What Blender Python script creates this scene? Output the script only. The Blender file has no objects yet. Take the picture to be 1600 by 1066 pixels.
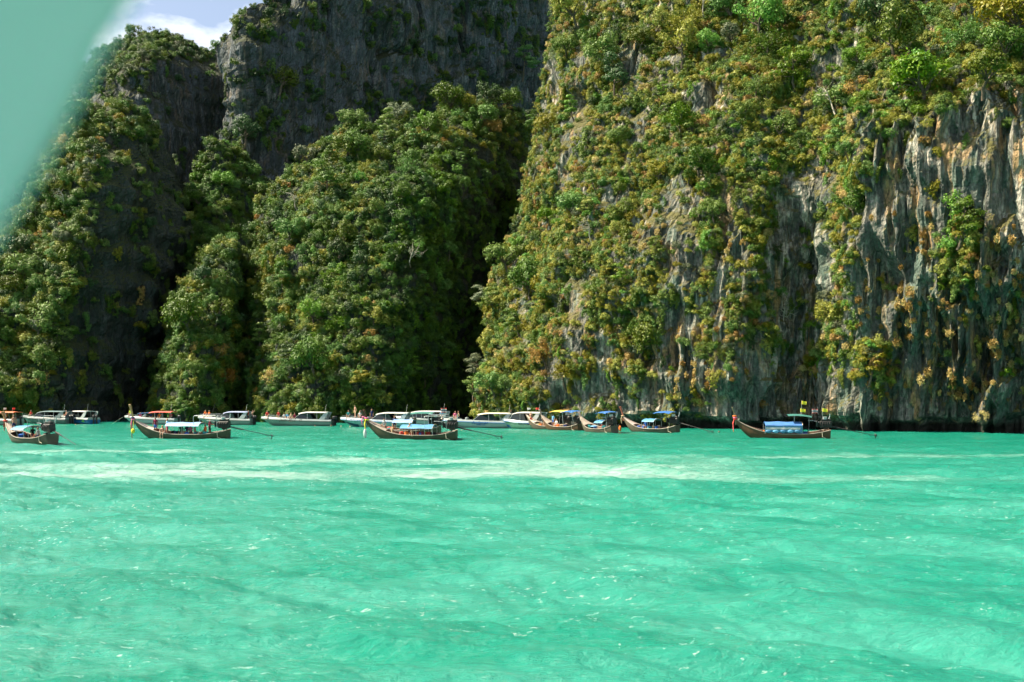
import bpy, bmesh, math, random
import numpy as np
from mathutils import Vector, Matrix, Euler

R = math.radians
random.seed(7)
RNG = np.random.default_rng(11)
SC = bpy.context.scene
COL = SC.collection

# ------------------------------------------------------------------ camera, sky, sun, exposure
CAM_H = 4.0            # eye height above the water, on the deck of a tour boat
F, CX, HY = 1600.0, 800.0, 624.0   # focal length and horizon in photo pixels
cd = bpy.data.cameras.new('camera')
cam = bpy.data.objects.new('camera', cd)
COL.objects.link(cam)
cam.location = (0, 0, CAM_H)
cam.rotation_euler = (R(90), 0, 0)
cd.sensor_width = 36.0
cd.lens = 36.0
cd.shift_y = (HY - 533.0) / 1600.0
cd.clip_start = 0.05
cd.clip_end = 6000
cd.dof.use_dof = True
cd.dof.focus_distance = 125.0
cd.dof.aperture_fstop = 2.2
SC.camera = cam

SUN_EL, SUN_AZ = R(51), R(3)       # azimuth: degrees beyond straight left of the camera
SUN = Vector((-math.cos(SUN_EL) * math.cos(SUN_AZ), math.cos(SUN_EL) * math.sin(SUN_AZ), math.sin(SUN_EL)))
world = bpy.data.worlds.new('World')
SC.world = world
world.use_nodes = True
wn, wl = world.node_tree.nodes, world.node_tree.links
wn.clear()
wo = wn.new('ShaderNodeOutputWorld')
bg = wn.new('ShaderNodeBackground')
sky = wn.new('ShaderNodeTexSky')
sky.sky_type = 'NISHITA'
sky.sun_disc = False
sky.sun_elevation = SUN_EL
sky.sun_rotation = math.atan2(SUN.x, SUN.y)
sky.air_density = 1.0
sky.dust_density = 1.5
sky.ozone_density = 1.0
bg.inputs['Strength'].default_value = 0.052
tc = wn.new('ShaderNodeTexCoord')
mp = wn.new('ShaderNodeMapping')
mp.inputs['Scale'].default_value = (1.0, 1.0, 2.2)
mp.inputs['Location'].default_value = (0.33, 0.1, 0.27)
cn = wn.new('ShaderNodeTexNoise')
cn.inputs['Scale'].default_value = 5.0
cn.inputs['Detail'].default_value = 8.0
cn.inputs['Roughness'].default_value = 0.55
cr = wn.new('ShaderNodeValToRGB')
cr.color_ramp.elements[0].position = 0.50
cr.color_ramp.elements[0].color = (.10, .10, .10, 1)   # thin high veil
cr.color_ramp.elements[1].position = 0.64
cm = wn.new('ShaderNodeMix')
cm.data_type = 'RGBA'
cm.inputs['B'].default_value = (10.5, 10.5, 10.6, 1)
wl.new(tc.outputs['Generated'], mp.inputs['Vector'])
wl.new(mp.outputs['Vector'], cn.inputs['Vector'])
wl.new(cn.outputs['Fac'], cr.inputs['Fac'])
wl.new(cr.outputs['Color'], cm.inputs['Factor'])
wl.new(sky.outputs['Color'], cm.inputs['A'])
wl.new(cm.outputs['Result'], bg.inputs['Color'])
wl.new(bg.outputs['Background'], wo.inputs['Surface'])

sl = bpy.data.lights.new('sun', 'SUN')
sl.energy = 5.0
sl.angle = R(0.53)
sl.color = (1.0, 0.89, 0.69)
sun = bpy.data.objects.new('sun', sl)
COL.objects.link(sun)
sun.location = SUN * 300
sun.rotation_euler = SUN.to_track_quat('Z', 'Y').to_euler()

SC.view_settings.view_transform = 'Standard'
SC.view_settings.look = 'None'
SC.view_settings.gamma = 1.0
SC.view_settings.exposure = 1.75
SC.render.engine = 'CYCLES'
SC.cycles.use_denoising = True
SC.cycles.sample_clamp_direct = 5.0
SC.cycles.use_adaptive_sampling = True
SC.cycles.adaptive_threshold = 0.035
SC.cycles.max_bounces = 5
SC.cycles.diffuse_bounces = 2
SC.cycles.glossy_bounces = 2
SC.cycles.transmission_bounces = 4
SC.cycles.transparent_max_bounces = 6

# ------------------------------------------------------------------ helpers
def unproj(px, py, d):
    return np.array([(px - CX) / F * d, d, CAM_H + (HY - py) / F * d])

def proj(P):
    P = np.asarray(P)
    return CX + F * P[..., 0] / P[..., 1], HY - F * (P[..., 2] - CAM_H) / P[..., 1]

def sstep(a, b, x):
    t = np.clip((x - a) / (b - a), 0, 1)
    return t * t * (3 - 2 * t)

def _h(ix, iy, iz, seed):
    n = (ix * 374761393 + iy * 668265263 + iz * 2147483647 + seed * 1274126177) & 0xffffffff
    n = ((n ^ (n >> 13)) * 1274126177) & 0xffffffff
    n = ((n ^ (n >> 16)) * 2246822519) & 0xffffffff
    return ((n ^ (n >> 15)) & 0xffff) / 65535.0 * 2 - 1

def vnoise(P, seed=0):
    P = np.asarray(P, dtype=np.float64)
    i = np.floor(P).astype(np.int64)
    f = P - i
    f = f * f * f * (f * (f * 6 - 15) + 10)
    x, y, z = i[..., 0], i[..., 1], i[..., 2]
    u, v, w = f[..., 0], f[..., 1], f[..., 2]
    def L(a, b, t): return a + (b - a) * t
    return L(L(L(_h(x, y, z, seed), _h(x + 1, y, z, seed), u), L(_h(x, y + 1, z, seed), _h(x + 1, y + 1, z, seed), u), v),
             L(L(_h(x, y, z + 1, seed), _h(x + 1, y, z + 1, seed), u), L(_h(x, y + 1, z + 1, seed), _h(x + 1, y + 1, z + 1, seed), u), v), w)

def fbm(P, oct=4, seed=0, gain=0.5):
    s, a, t = 0, 1.0, 0
    P = np.asarray(P, dtype=np.float64)
    for k in range(oct):
        s = s + a * vnoise(P, seed + k * 17)
        t += a
        a *= gain
        P = P * 2.03 + 11.7
    return s / t

def ridged(P, oct=3, seed=0):
    s, a, t = 0, 1.0, 0
    for k in range(oct):
        s = s + a * (1 - np.abs(vnoise(P, seed + k * 31)) * 2)
        t += a
        a *= 0.5
        P = P * 2.1 + 5.3
    return s / t

def mesh_np(name, verts, faces, mat=None, smooth=False):
    """verts (n,3), faces (m,k) with k = 3 or 4"""
    verts = np.asarray(verts, dtype=np.float32)
    faces = np.asarray(faces, dtype=np.int32)
    me = bpy.data.meshes.new(name)
    k = faces.shape[1]
    me.vertices.add(len(verts))
    me.vertices.foreach_set('co', verts.ravel())
    me.loops.add(faces.size)
    me.loops.foreach_set('vertex_index', faces.ravel())
    me.polygons.add(len(faces))
    me.polygons.foreach_set('loop_start', np.arange(0, faces.size, k, dtype=np.int32))
    me.polygons.foreach_set('loop_total', np.full(len(faces), k, dtype=np.int32))
    me.polygons.foreach_set('use_smooth', np.full(len(faces), smooth, dtype=bool))
    me.update(calc_edges=True)
    if mat: me.materials.append(mat)
    return me

def link(name, data, parent=None, label=None, cat=None, group=None, kind=None, loc=None):
    o = bpy.data.objects.new(name, data)
    COL.objects.link(o)
    if parent is not None: o.parent = parent
    if loc is not None: o.location = loc
    tag(o, label, cat, group, kind)
    return o

def tag(o, label=None, cat=None, group=None, kind=None):
    for k, v in (('label', label), ('category', cat), ('group', group), ('kind', kind)):
        if v: o[k] = v
    return o

class MB:
    """collects simple solids into one mesh"""
    def __init__(s): s.v, s.f = [], []
    def add(s, v, f):
        n = len(s.v)
        s.v += [tuple(p) for p in v]
        s.f += [tuple(i + n for i in q) for q in f]
        return s
    def box(s, c, d, rot=None, taper=1.0, bev=0.0):
        x, y, z = d[0] / 2, d[1] / 2, d[2] / 2
        if bev > 0:
            b = min(bev, x * .6, y * .6, z * .6)
            rings = []
            for zz, ins in ((-z, b), (-z + b, 0), (z - b, 0), (z, b)):
                k = (taper if zz > 0 else 1.0)
                X, Y = (x - ins) * k, (y - ins) * k
                rings.append([(X - b, Y, zz), (-X + b, Y, zz), (-X, Y - b, zz), (-X, -Y + b, zz), (-X + b, -Y, zz), (X - b, -Y, zz), (X, -Y + b, zz), (X, Y - b, zz)])
            v = [p for r in rings for p in r]
            f = [tuple(range(7, -1, -1)), tuple(range(24, 32))]
            for r in range(3):
                for i in range(8):
                    j = (i + 1) % 8
                    f.append((r * 8 + i, r * 8 + j, r * 8 + 8 + j, r * 8 + 8 + i))
        else:
            v = [(sx * x * (taper if sz > 0 else 1), sy * y * (taper if sz > 0 else 1), sz * z) for sz in (-1, 1) for sy in (-1, 1) for sx in (-1, 1)]
            f = [(0, 2, 3, 1), (4, 5, 7, 6), (0, 1, 5, 4), (2, 6, 7, 3), (0, 4, 6, 2), (1, 3, 7, 5)]
        m = Matrix.Translation(c) @ (Euler(rot).to_matrix().to_4x4() if rot else Matrix())
        return s.add([m @ Vector(p) for p in v], f)
    def tube(s, pts, r, n=8, cap=True):
        pts = [Vector(p) for p in pts]
        rr = r if isinstance(r, (list, tuple)) else [r] * len(pts)
        v, f = [], []
        up = None
        for i, p in enumerate(pts):
            t = (pts[min(i + 1, len(pts) - 1)] - pts[max(i - 1, 0)])
            t = t.normalized() if t.length > 1e-9 else Vector((0, 0, 1))
            if up is None:
                up = Vector((0, 0, 1)) if abs(t.z) < .9 else Vector((1, 0, 0))
            a = t.cross(up).normalized()
            b = a.cross(t).normalized()
            up = b
            for k in range(n):
                g = 2 * math.pi * k / n
                v.append(p + (a * math.cos(g) + b * math.sin(g)) * rr[i])
        for i in range(len(pts) - 1):
            for k in range(n):
                j = (k + 1) % n
                f.append((i * n + k, i * n + j, (i + 1) * n + j, (i + 1) * n + k))
        if cap:
            f.append(tuple(range(n)))
            f.append(tuple(reversed(range((len(pts) - 1) * n, len(pts) * n))))
        return s.add(v, f)
    def torus(s, c, R_, r, axis='x', n=16, m=6):
        pts = []
        for i in range(n):
            a = 2 * math.pi * i / n
            for j in range(m):
                b = 2 * math.pi * j / m
                q = ((R_ + r * math.cos(b)) * math.cos(a), (R_ + r * math.cos(b)) * math.sin(a), r * math.sin(b))
                if axis == 'x': q = (q[2], q[0], q[1])
                elif axis == 'y': q = (q[0], q[2], q[1])
                pts.append(Vector(c) + Vector(q))
        f = [(i * m + j, ((i + 1) % n) * m + j, ((i + 1) % n) * m + (j + 1) % m, i * m + (j + 1) % m) for i in range(n) for j in range(m)]
        return s.add(pts, f)
    def ball(s, c, r, sx=1, sy=1, sz=1, n=10, m=7):
        v, f = [], []
        for i in range(m + 1):
            a = math.pi * i / m
            for j in range(n):
                b = 2 * math.pi * j / n
                v.append((c[0] + r * sx * math.sin(a) * math.cos(b), c[1] + r * sy * math.sin(a) * math.sin(b), c[2] + r * sz * math.cos(a)))
        for i in range(m):
            for j in range(n):
                f.append((i * n + j, (i + 1) * n + j, (i + 1) * n + (j + 1) % n, i * n + (j + 1) % n))
        return s.add(v, f)
    def loft(s, rings, closed=False, cap=False):
        n = len(rings[0])
        v = [p for r in rings for p in r]
        f = []
        for i in range(len(rings) - 1):
            for k in range(n if closed else n - 1):
                j = (k + 1) % n
                f.append((i * n + k, i * n + j, (i + 1) * n + j, (i + 1) * n + k))
        if cap:
            f.append(tuple(range(n)))
            f.append(tuple(reversed(range((len(rings) - 1) * n, len(rings) * n))))
        return s.add(v, f)
    def mesh(s, name, mat, smooth=False, thick=0.0):
        me = bpy.data.meshes.new(name)
        me.from_pydata(s.v, [], s.f)
        bm = bmesh.new()
        bm.from_mesh(me)
        if thick:
            bmesh.ops.recalc_face_normals(bm, faces=bm.faces)
            bmesh.ops.solidify(bm, geom=bm.faces[:], thickness=thick)
        bmesh.ops.recalc_face_normals(bm, faces=bm.faces)
        bm.to_mesh(me)
        bm.free()
        if mat: me.materials.append(mat)
        if smooth:
            me.polygons.foreach_set('use_smooth', np.ones(len(me.polygons), dtype=bool))
            try: me.set_sharp_from_angle(angle=R(40))
            except Exception: pass
        return me
    def build(s, name, mat, parent=None, smooth=False, thick=0.0, **kw):
        return link(name, s.mesh(name, mat, smooth, thick), parent, **kw)

# ------------------------------------------------------------------ materials
MATS = {}
class NT:
    def __init__(s, name):
        s.m = bpy.data.materials.new(name)
        s.m.use_nodes = True
        s.t = s.m.node_tree
        s.t.nodes.clear()
        s.out = s.t.nodes.new('ShaderNodeOutputMaterial')
    def n(s, typ, ins=None, **props):
        nd = s.t.nodes.new(typ)
        for k, v in props.items(): setattr(nd, k, v)
        for k, v in (ins or {}).items():
            if hasattr(v, 'outputs') : v = v.outputs[0]
            if isinstance(v, bpy.types.NodeSocket): s.t.links.new(v, nd.inputs[k])
            else: nd.inputs[k].default_value = v
        return nd
    def noise(s, vec, scale, detail=4, rough=.55, dist=0.0):
        return s.n('ShaderNodeTexNoise', {'Vector': vec, 'Scale': scale, 'Detail': detail, 'Roughness': rough, 'Distortion': dist})
    def ramp(s, fac, stops):
        nd = s.n('ShaderNodeValToRGB', {'Fac': fac})
        e = nd.color_ramp.elements
        while len(e) < len(stops): e.new(.5)
        for el, (p, c) in zip(e, stops):
            el.position = p
            el.color = (c, c, c, 1) if not isinstance(c, tuple) else (*c, 1)
        return nd
    def mix(s, fac, a, b, blend='MIX'):
        nd = s.t.nodes.new('ShaderNodeMix')
        nd.data_type = 'RGBA'
        nd.blend_type = blend
        for k, v in (('Factor', fac), ('A', a), ('B', b)):
            sock = [i for i in nd.inputs if i.name == k and (k == 'Factor' and i.type == 'VALUE' or k != 'Factor' and i.type == 'RGBA')][0]
            if hasattr(v, 'outputs'): v = v.outputs[0]
            if isinstance(v, bpy.types.NodeSocket): s.t.links.new(v, sock)
            else: sock.default_value = (*v, 1) if isinstance(v, tuple) and len(v) == 3 else v
        return [o for o in nd.outputs if o.type == 'RGBA'][0]
    def math(s, op, a, b=0.0, clamp=False):
        nd = s.t.nodes.new('ShaderNodeMath')
        nd.operation = op
        nd.use_clamp = clamp
        for i, v in enumerate((a, b)):
            if hasattr(v, 'outputs'): v = v.outputs[0]
            if isinstance(v, bpy.types.NodeSocket): s.t.links.new(v, nd.inputs[i])
            else: nd.inputs[i].default_value = v
        return nd.outputs[0]
    def coords(s, which='Object', scale=(1, 1, 1), loc=(0, 0, 0)):
        t = s.n('ShaderNodeTexCoord')
        return s.n('ShaderNodeMapping', {'Vector': t.outputs[which], 'Scale': scale, 'Location': loc})
    def done(s, shader):
        s.t.links.new(shader.outputs[0], s.out.inputs['Surface'])
        return s.m

def paint(name, col, rough=.5, spec=.4, var=.18, scale=3.0, metal=0.0, dirt=.25):
    """painted / cloth / wood surface with blotches and grime of its own"""
    if name in MATS: return MATS[name]
    t = NT(name)
    c = t.coords()
    n1 = t.noise(c, scale, 5, .6)
    n2 = t.noise(t.coords(scale=(1, 1, .25)), scale * 4, 3)
    lo = tuple(max(0, x * (1 - var * 1.6)) for x in col)
    hi = tuple(min(1, x * (1 + var)) for x in col)
    base = t.mix(t.ramp(n1, [(.3, 0.0), (.7, 1.0)]), lo, hi)
    grime = t.mix(t.math('MULTIPLY', t.ramp(n2, [(.5, 0.0), (.75, 1.0)]), dirt), base, tuple(x * .45 + .01 for x in col))
    b = t.n('ShaderNodeBump', {'Height': n2, 'Strength': .15, 'Distance': .03})
    p = t.n('ShaderNodeBsdfPrincipled', {'Base Color': grime, 'Roughness': t.math('ADD', t.math('MULTIPLY', n1, .2), rough - .1), 'Metallic': metal, 'Normal': b})
    p.inputs['Specular IOR Level'].default_value = spec
    MATS[name] = t.done(p)
    return MATS[name]

def rock_material(name, base, dark, pale, ochre, green, pale_amt=.5, moss=.5, m1=(.035, .045, .012), m2=(.13, .11, .035)):
    t = NT(name)
    co = t.coords()
    st = t.coords(scale=(1, 1, .15))                 # stretched down the wall: seepage streaks
    st2 = t.coords(scale=(1, 1, .22), loc=(31, 7, 3))
    big = t.noise(co, .07, 5, .6)
    mid = t.noise(st2, .55, 4, .62, .4)
    streak = t.noise(st, .9, 4, .6, .3)
    streak2 = t.noise(st, 2.6, 4, .6, .2)
    fine = t.noise(co, 2.2, 5, .65)
    c = t.mix(t.ramp(mid, [(.32, 0.0), (.66, 1.0)]), base, tuple(x * 1.9 for x in base))
    c = t.mix(t.math('MULTIPLY', t.ramp(t.noise(st, .33, 5, .6, .5), [(.46, 0.0), (.58, 1.0)]), .8), c, green)
    pm = t.math('MULTIPLY', t.ramp(streak, [(.56 - .08 * pale_amt, 0.0), (.63, 1.0)]), t.ramp(big, [(.36, 0.0), (.52, 1.0)]))
    c = t.mix(t.math('MULTIPLY', pm, pale_amt), c, pale)
    om = t.math('MULTIPLY', t.ramp(t.noise(st2, .42, 5, .6, .5), [(.53, 0.0), (.62, 1.0)]), t.ramp(t.noise(co, .11, 3), [(.40, 0.0), (.54, 1.0)]))
    c = t.mix(t.math('MULTIPLY', om, pale_amt), c, ochre)
    c = t.mix(t.math('MULTIPLY', t.ramp(streak2, [(.52, 0.0), (.66, 1.0)]), .7), c, dark)
    c = t.mix(t.ramp(fine, [(.35, .55), (.6, 0.0)]), c, dark)
    geo = t.n('ShaderNodeNewGeometry')
    sep = t.n('ShaderNodeSeparateXYZ', {'Vector': geo.outputs['Normal']})
    up = t.math('ADD', sep.outputs['Z'], t.math('MULTIPLY', t.math('SUBTRACT', t.noise(co, .5, 6, .65), .5), 1.4))
    mm = t.ramp(up, [(.42 - .25 * moss, 0.0), (.75 - .25 * moss, 1.0)])
    mcol = t.mix(t.noise(co, .9, 5), m1, m2)
    c = t.mix(mm, c, mcol)
    sp = t.n('ShaderNodeSeparateXYZ', {'Vector': geo.outputs['Position']})
    # the tide has blackened the foot of the rock
    tide = t.ramp(t.math('ADD', t.math('MULTIPLY', sp.outputs['Z'], .2), t.math('MULTIPLY', t.noise(co, .35, 4), .18)), [(.26, 1.0), (.36, 0.0)])
    c = t.mix(tide, c, (.034, .034, .026))
    crack = t.n('ShaderNodeTexVoronoi', {'Vector': t.coords(scale=(.55, .55, .28)), 'Scale': 1.0}, feature='DISTANCE_TO_EDGE')
    fine = t.math('ADD', fine, t.math('MULTIPLY', t.ramp(crack, [(.0, 0.0), (.10, 1.0)]), .5))
    h = t.math('ADD', t.math('MULTIPLY', fine, .7), t.math('ADD', t.math('MULTIPLY', streak2, .7), t.math('MULTIPLY', mid, 1.3)))
    b = t.n('ShaderNodeBump', {'Height': h, 'Strength': .9, 'Distance': .7})
    p = t.n('ShaderNodeBsdfPrincipled', {'Base Color': c, 'Roughness': .85, 'Normal': b})
    p.inputs['Specular IOR Level'].default_value = .25
    return t.done(p)

def leaf_material(name, col, col2, trans=.2):
    t = NT(name)
    at = t.n('ShaderNodeAttribute', attribute_name='leafvar')
    oi = t.n('ShaderNodeObjectInfo')
    c = t.mix(at.outputs['Fac'], col, col2)
    hs = t.n('ShaderNodeHueSaturation', {'Color': c, 'Hue': t.math('ADD', t.math('MULTIPLY', oi.outputs['Random'], .038), .490),
                                         'Saturation': t.math('ADD', t.math('MULTIPLY', oi.outputs['Random'], -.25), 1.18),
                                         'Value': t.math('ADD', t.math('MULTIPLY', oi.outputs['Random'], .7), .65)})
    p = t.n('ShaderNodeBsdfPrincipled', {'Base Color': hs.outputs['Color'], 'Roughness': .55})
    p.inputs['Specular IOR Level'].default_value = .3
    tr = t.n('ShaderNodeBsdfTranslucent', {'Color': hs.outputs['Color']})
    mx = t.n('ShaderNodeMixShader', {'Fac': trans})
    t.t.links.new(p.outputs[0], mx.inputs[1])
    t.t.links.new(tr.outputs[0], mx.inputs[2])
    return t.done(mx)

# ------------------------------------------------------------------ water
def wave_height(X, Y):
    d = np.sqrt(X * X + Y * Y)
    P = np.stack([X, Y, np.zeros_like(X)], -1)
    warp = fbm(P * .05, 2, 3) * 3.0
    z = np.zeros_like(X)
    rg = np.random.default_rng(5)
    for lam, amp in ((11, .085), (7.3, .075), (4.9, .06), (3.4, .05), (2.3, .036), (1.6, .024), (1.1, .016)):
        for k in range(2):
            a = R(250) + rg.normal(0, .55)
            ph = (X * math.cos(a) + Y * math.sin(a) + warp * (1 + .4 * k)) * 2 * math.pi / lam + rg.random() * 6.28
            s = np.sin(ph)
            patch = .45 + .9 * sstep(-.4, .5, vnoise(P * (.22 / lam * 3) + k * 9.1 + lam, 40))
            z += amp * (1 - 2 * np.abs(s) ** 1.3 * .5 - .5 + .5 * s) * patch
    z += .05 * fbm(P * np.array([.9, 1.7, 1]), 4, 77)
    z += .022 * ridged(P * np.array([1.6, 3.2, 1]), 3, 91)
    fade = 1 - .75 * sstep(60, 160, d)
    return (z - .02) * 1.0 * fade * sstep(2000, 300, d)

def build_water():
    az = np.concatenate([np.linspace(-math.pi, -.62, 60, endpoint=False), np.linspace(-.62, .62, 760, endpoint=False), np.linspace(.62, math.pi, 61)])
    rr = np.concatenate([np.geomspace(.5, 9, 30, endpoint=False), np.geomspace(9, 190, 540, endpoint=False), np.geomspace(190, 4000, 50)])
    A, D = np.meshgrid(az, rr)
    X, Y = D * np.sin(A), D * np.cos(A)
    Z = wave_height(X, Y)
    V = np.stack([X, Y, Z], -1).reshape(-1, 3)
    na, nr = len(az), len(rr)
    i, j = np.meshgrid(np.arange(na - 1), np.arange(nr - 1))
    q = (j * na + i).ravel()
    Fq = np.stack([q, q + 1, q + na + 1, q + na], -1)
    t = NT('lagoon_water')
    co = t.coords()
    big = t.noise(t.coords(scale=(.35, 1, 1)), .05, 4, .6, .3)
    mid = t.noise(t.coords(scale=(.45, 1, 1)), .32, 5, .6, .4)
    c = t.mix(t.ramp(big, [(.35, 0.0), (.65, 1.0)]), (.005, .150, .103), (.007, .180, .128))
    c = t.mix(t.math('MULTIPLY', t.ramp(mid, [(.40, 0.0), (.66, 1.0)]), .6), c, (.046, .25, .195))
    # clearer, deeper-coloured water farther out and over the shelf under the right-hand cliff
    geo = t.n('ShaderNodeNewGeometry')
    sp = t.n('ShaderNodeSeparateXYZ', {'Vector': geo.outputs['Position']})
    far = t.ramp(t.math('ADD', t.math('ADD', t.math('DIVIDE', sp.outputs['Y'], 200.0), t.math('DIVIDE', sp.outputs['X'], 260.0)), t.math('MULTIPLY', t.math('SUBTRACT', big, .5), .3)), [(.36, 0.0), (.60, 1.0)])
    c = t.mix(t.math('MULTIPLY', far, .6), c, (.002, .128, .084))
    # wakes: long bands of foam left by passing boats
    tx = t.ramp(t.noise(t.coords(scale=(.5, 1, 1), loc=(3, 2, 0)), 1.7, 7, .75, .4), [(.26, 0.0), (.72, 1.0)])
    def band(y0, slope, half, x0, x1, seed, amt):
        w = t.math('MULTIPLY', t.math('SUBTRACT', t.noise(t.coords(scale=(.06, .05, 1), loc=(seed, 0, 0)), 1.0, 2, .6), .5), half * 4.0)
        yy = t.math('SUBTRACT', t.math('SUBTRACT', t.math('SUBTRACT', sp.outputs['Y'], y0), t.math('MULTIPLY', sp.outputs['X'], slope)), w)
        m = t.math('SUBTRACT', 1.0, t.math('DIVIDE', t.math('ABSOLUTE', yy), half), True)
        e = t.math('MULTIPLY', t.ramp(t.math('DIVIDE', t.math('SUBTRACT', sp.outputs['X'], x0 - 8.0), 16.0), [(0, 0.0), (1, 1.0)]),
                   t.ramp(t.math('DIVIDE', t.math('SUBTRACT', x1 + 3.0, sp.outputs['X']), 8.0), [(0, 0.0), (1, 1.0)]))
        return t.math('MULTIPLY', t.math('MULTIPLY', t.math('POWER', m, .9), e), t.math('MULTIPLY', tx, amt))
    f = band(54.5, -.02, 3.2, -60, 11, 3.0, .7)
    f = t.math('ADD', f, band(64, .03, 5.0, -52, 14, 9.0, .55), True)
    f = t.math('ADD', f, band(57.5, .06, 4.6, -8, 12.5, 29.0, .5), True)
    f = t.math('ADD', f, band(79.5, .0, 2.6, -42, -23, 15.0, .65), True)
    f = t.math('ADD', f, band(70.0, .10, 2.2, 12, 70, 21.0, .35), True)
    f = t.math('ADD', f, band(50.5, .03, 2.4, 13, 24, 41.0, .35), True)
    # sun glints and spray painted as white flecks on the wavelets
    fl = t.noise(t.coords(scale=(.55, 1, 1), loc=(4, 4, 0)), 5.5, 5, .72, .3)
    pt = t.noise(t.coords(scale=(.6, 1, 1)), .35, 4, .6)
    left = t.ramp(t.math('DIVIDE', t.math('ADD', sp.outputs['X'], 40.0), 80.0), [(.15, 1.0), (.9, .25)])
    glint_fleck = t.math('MULTIPLY', t.math('MULTIPLY', t.ramp(fl, [(.62, 0.0), (.65, 1.0)]), t.ramp(pt, [(.46, 0.0), (.58, 1.0)])), t.math('MULTIPLY', left, .9))
    f = t.math('ADD', f, glint_fleck, True)
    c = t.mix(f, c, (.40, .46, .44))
    h1 = t.noise(t.coords(scale=(.5, 1, 1)), 1.6, 8, .68, .35)
    h2 = t.noise(t.coords(scale=(.5, 1, 1), loc=(5, 1, 0)), 7.5, 5, .7, .4)
    hh = t.math('ADD', h1, t.math('MULTIPLY', h2, .42))
    b = t.n('ShaderNodeBump', {'Height': hh, 'Strength': .8, 'Distance': .28})
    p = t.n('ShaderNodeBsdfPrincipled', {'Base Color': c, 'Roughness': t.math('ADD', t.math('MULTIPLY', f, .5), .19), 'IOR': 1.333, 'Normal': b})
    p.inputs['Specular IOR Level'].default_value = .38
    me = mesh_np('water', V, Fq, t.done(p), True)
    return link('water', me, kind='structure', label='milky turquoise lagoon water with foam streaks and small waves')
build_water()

# ------------------------------------------------------------------ cliffs
def catmull(P, t):
    """P (n, ...) control rows, t in [0, n-1]"""
    n = len(P)
    i = np.clip(np.floor(t).astype(int), 0, n - 2)
    f = (t - i).reshape((-1,) + (1,) * (P.ndim - 1))
    a, b, c, d = P[np.maximum(i - 1, 0)], P[i], P[i + 1], P[np.minimum(i + 2, n - 1)]
    return .5 * (2 * b + (c - a) * f + (2 * a - 5 * b + 4 * c - d) * f ** 2 + (3 * b - a - 3 * c + d) * f ** 3)

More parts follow.
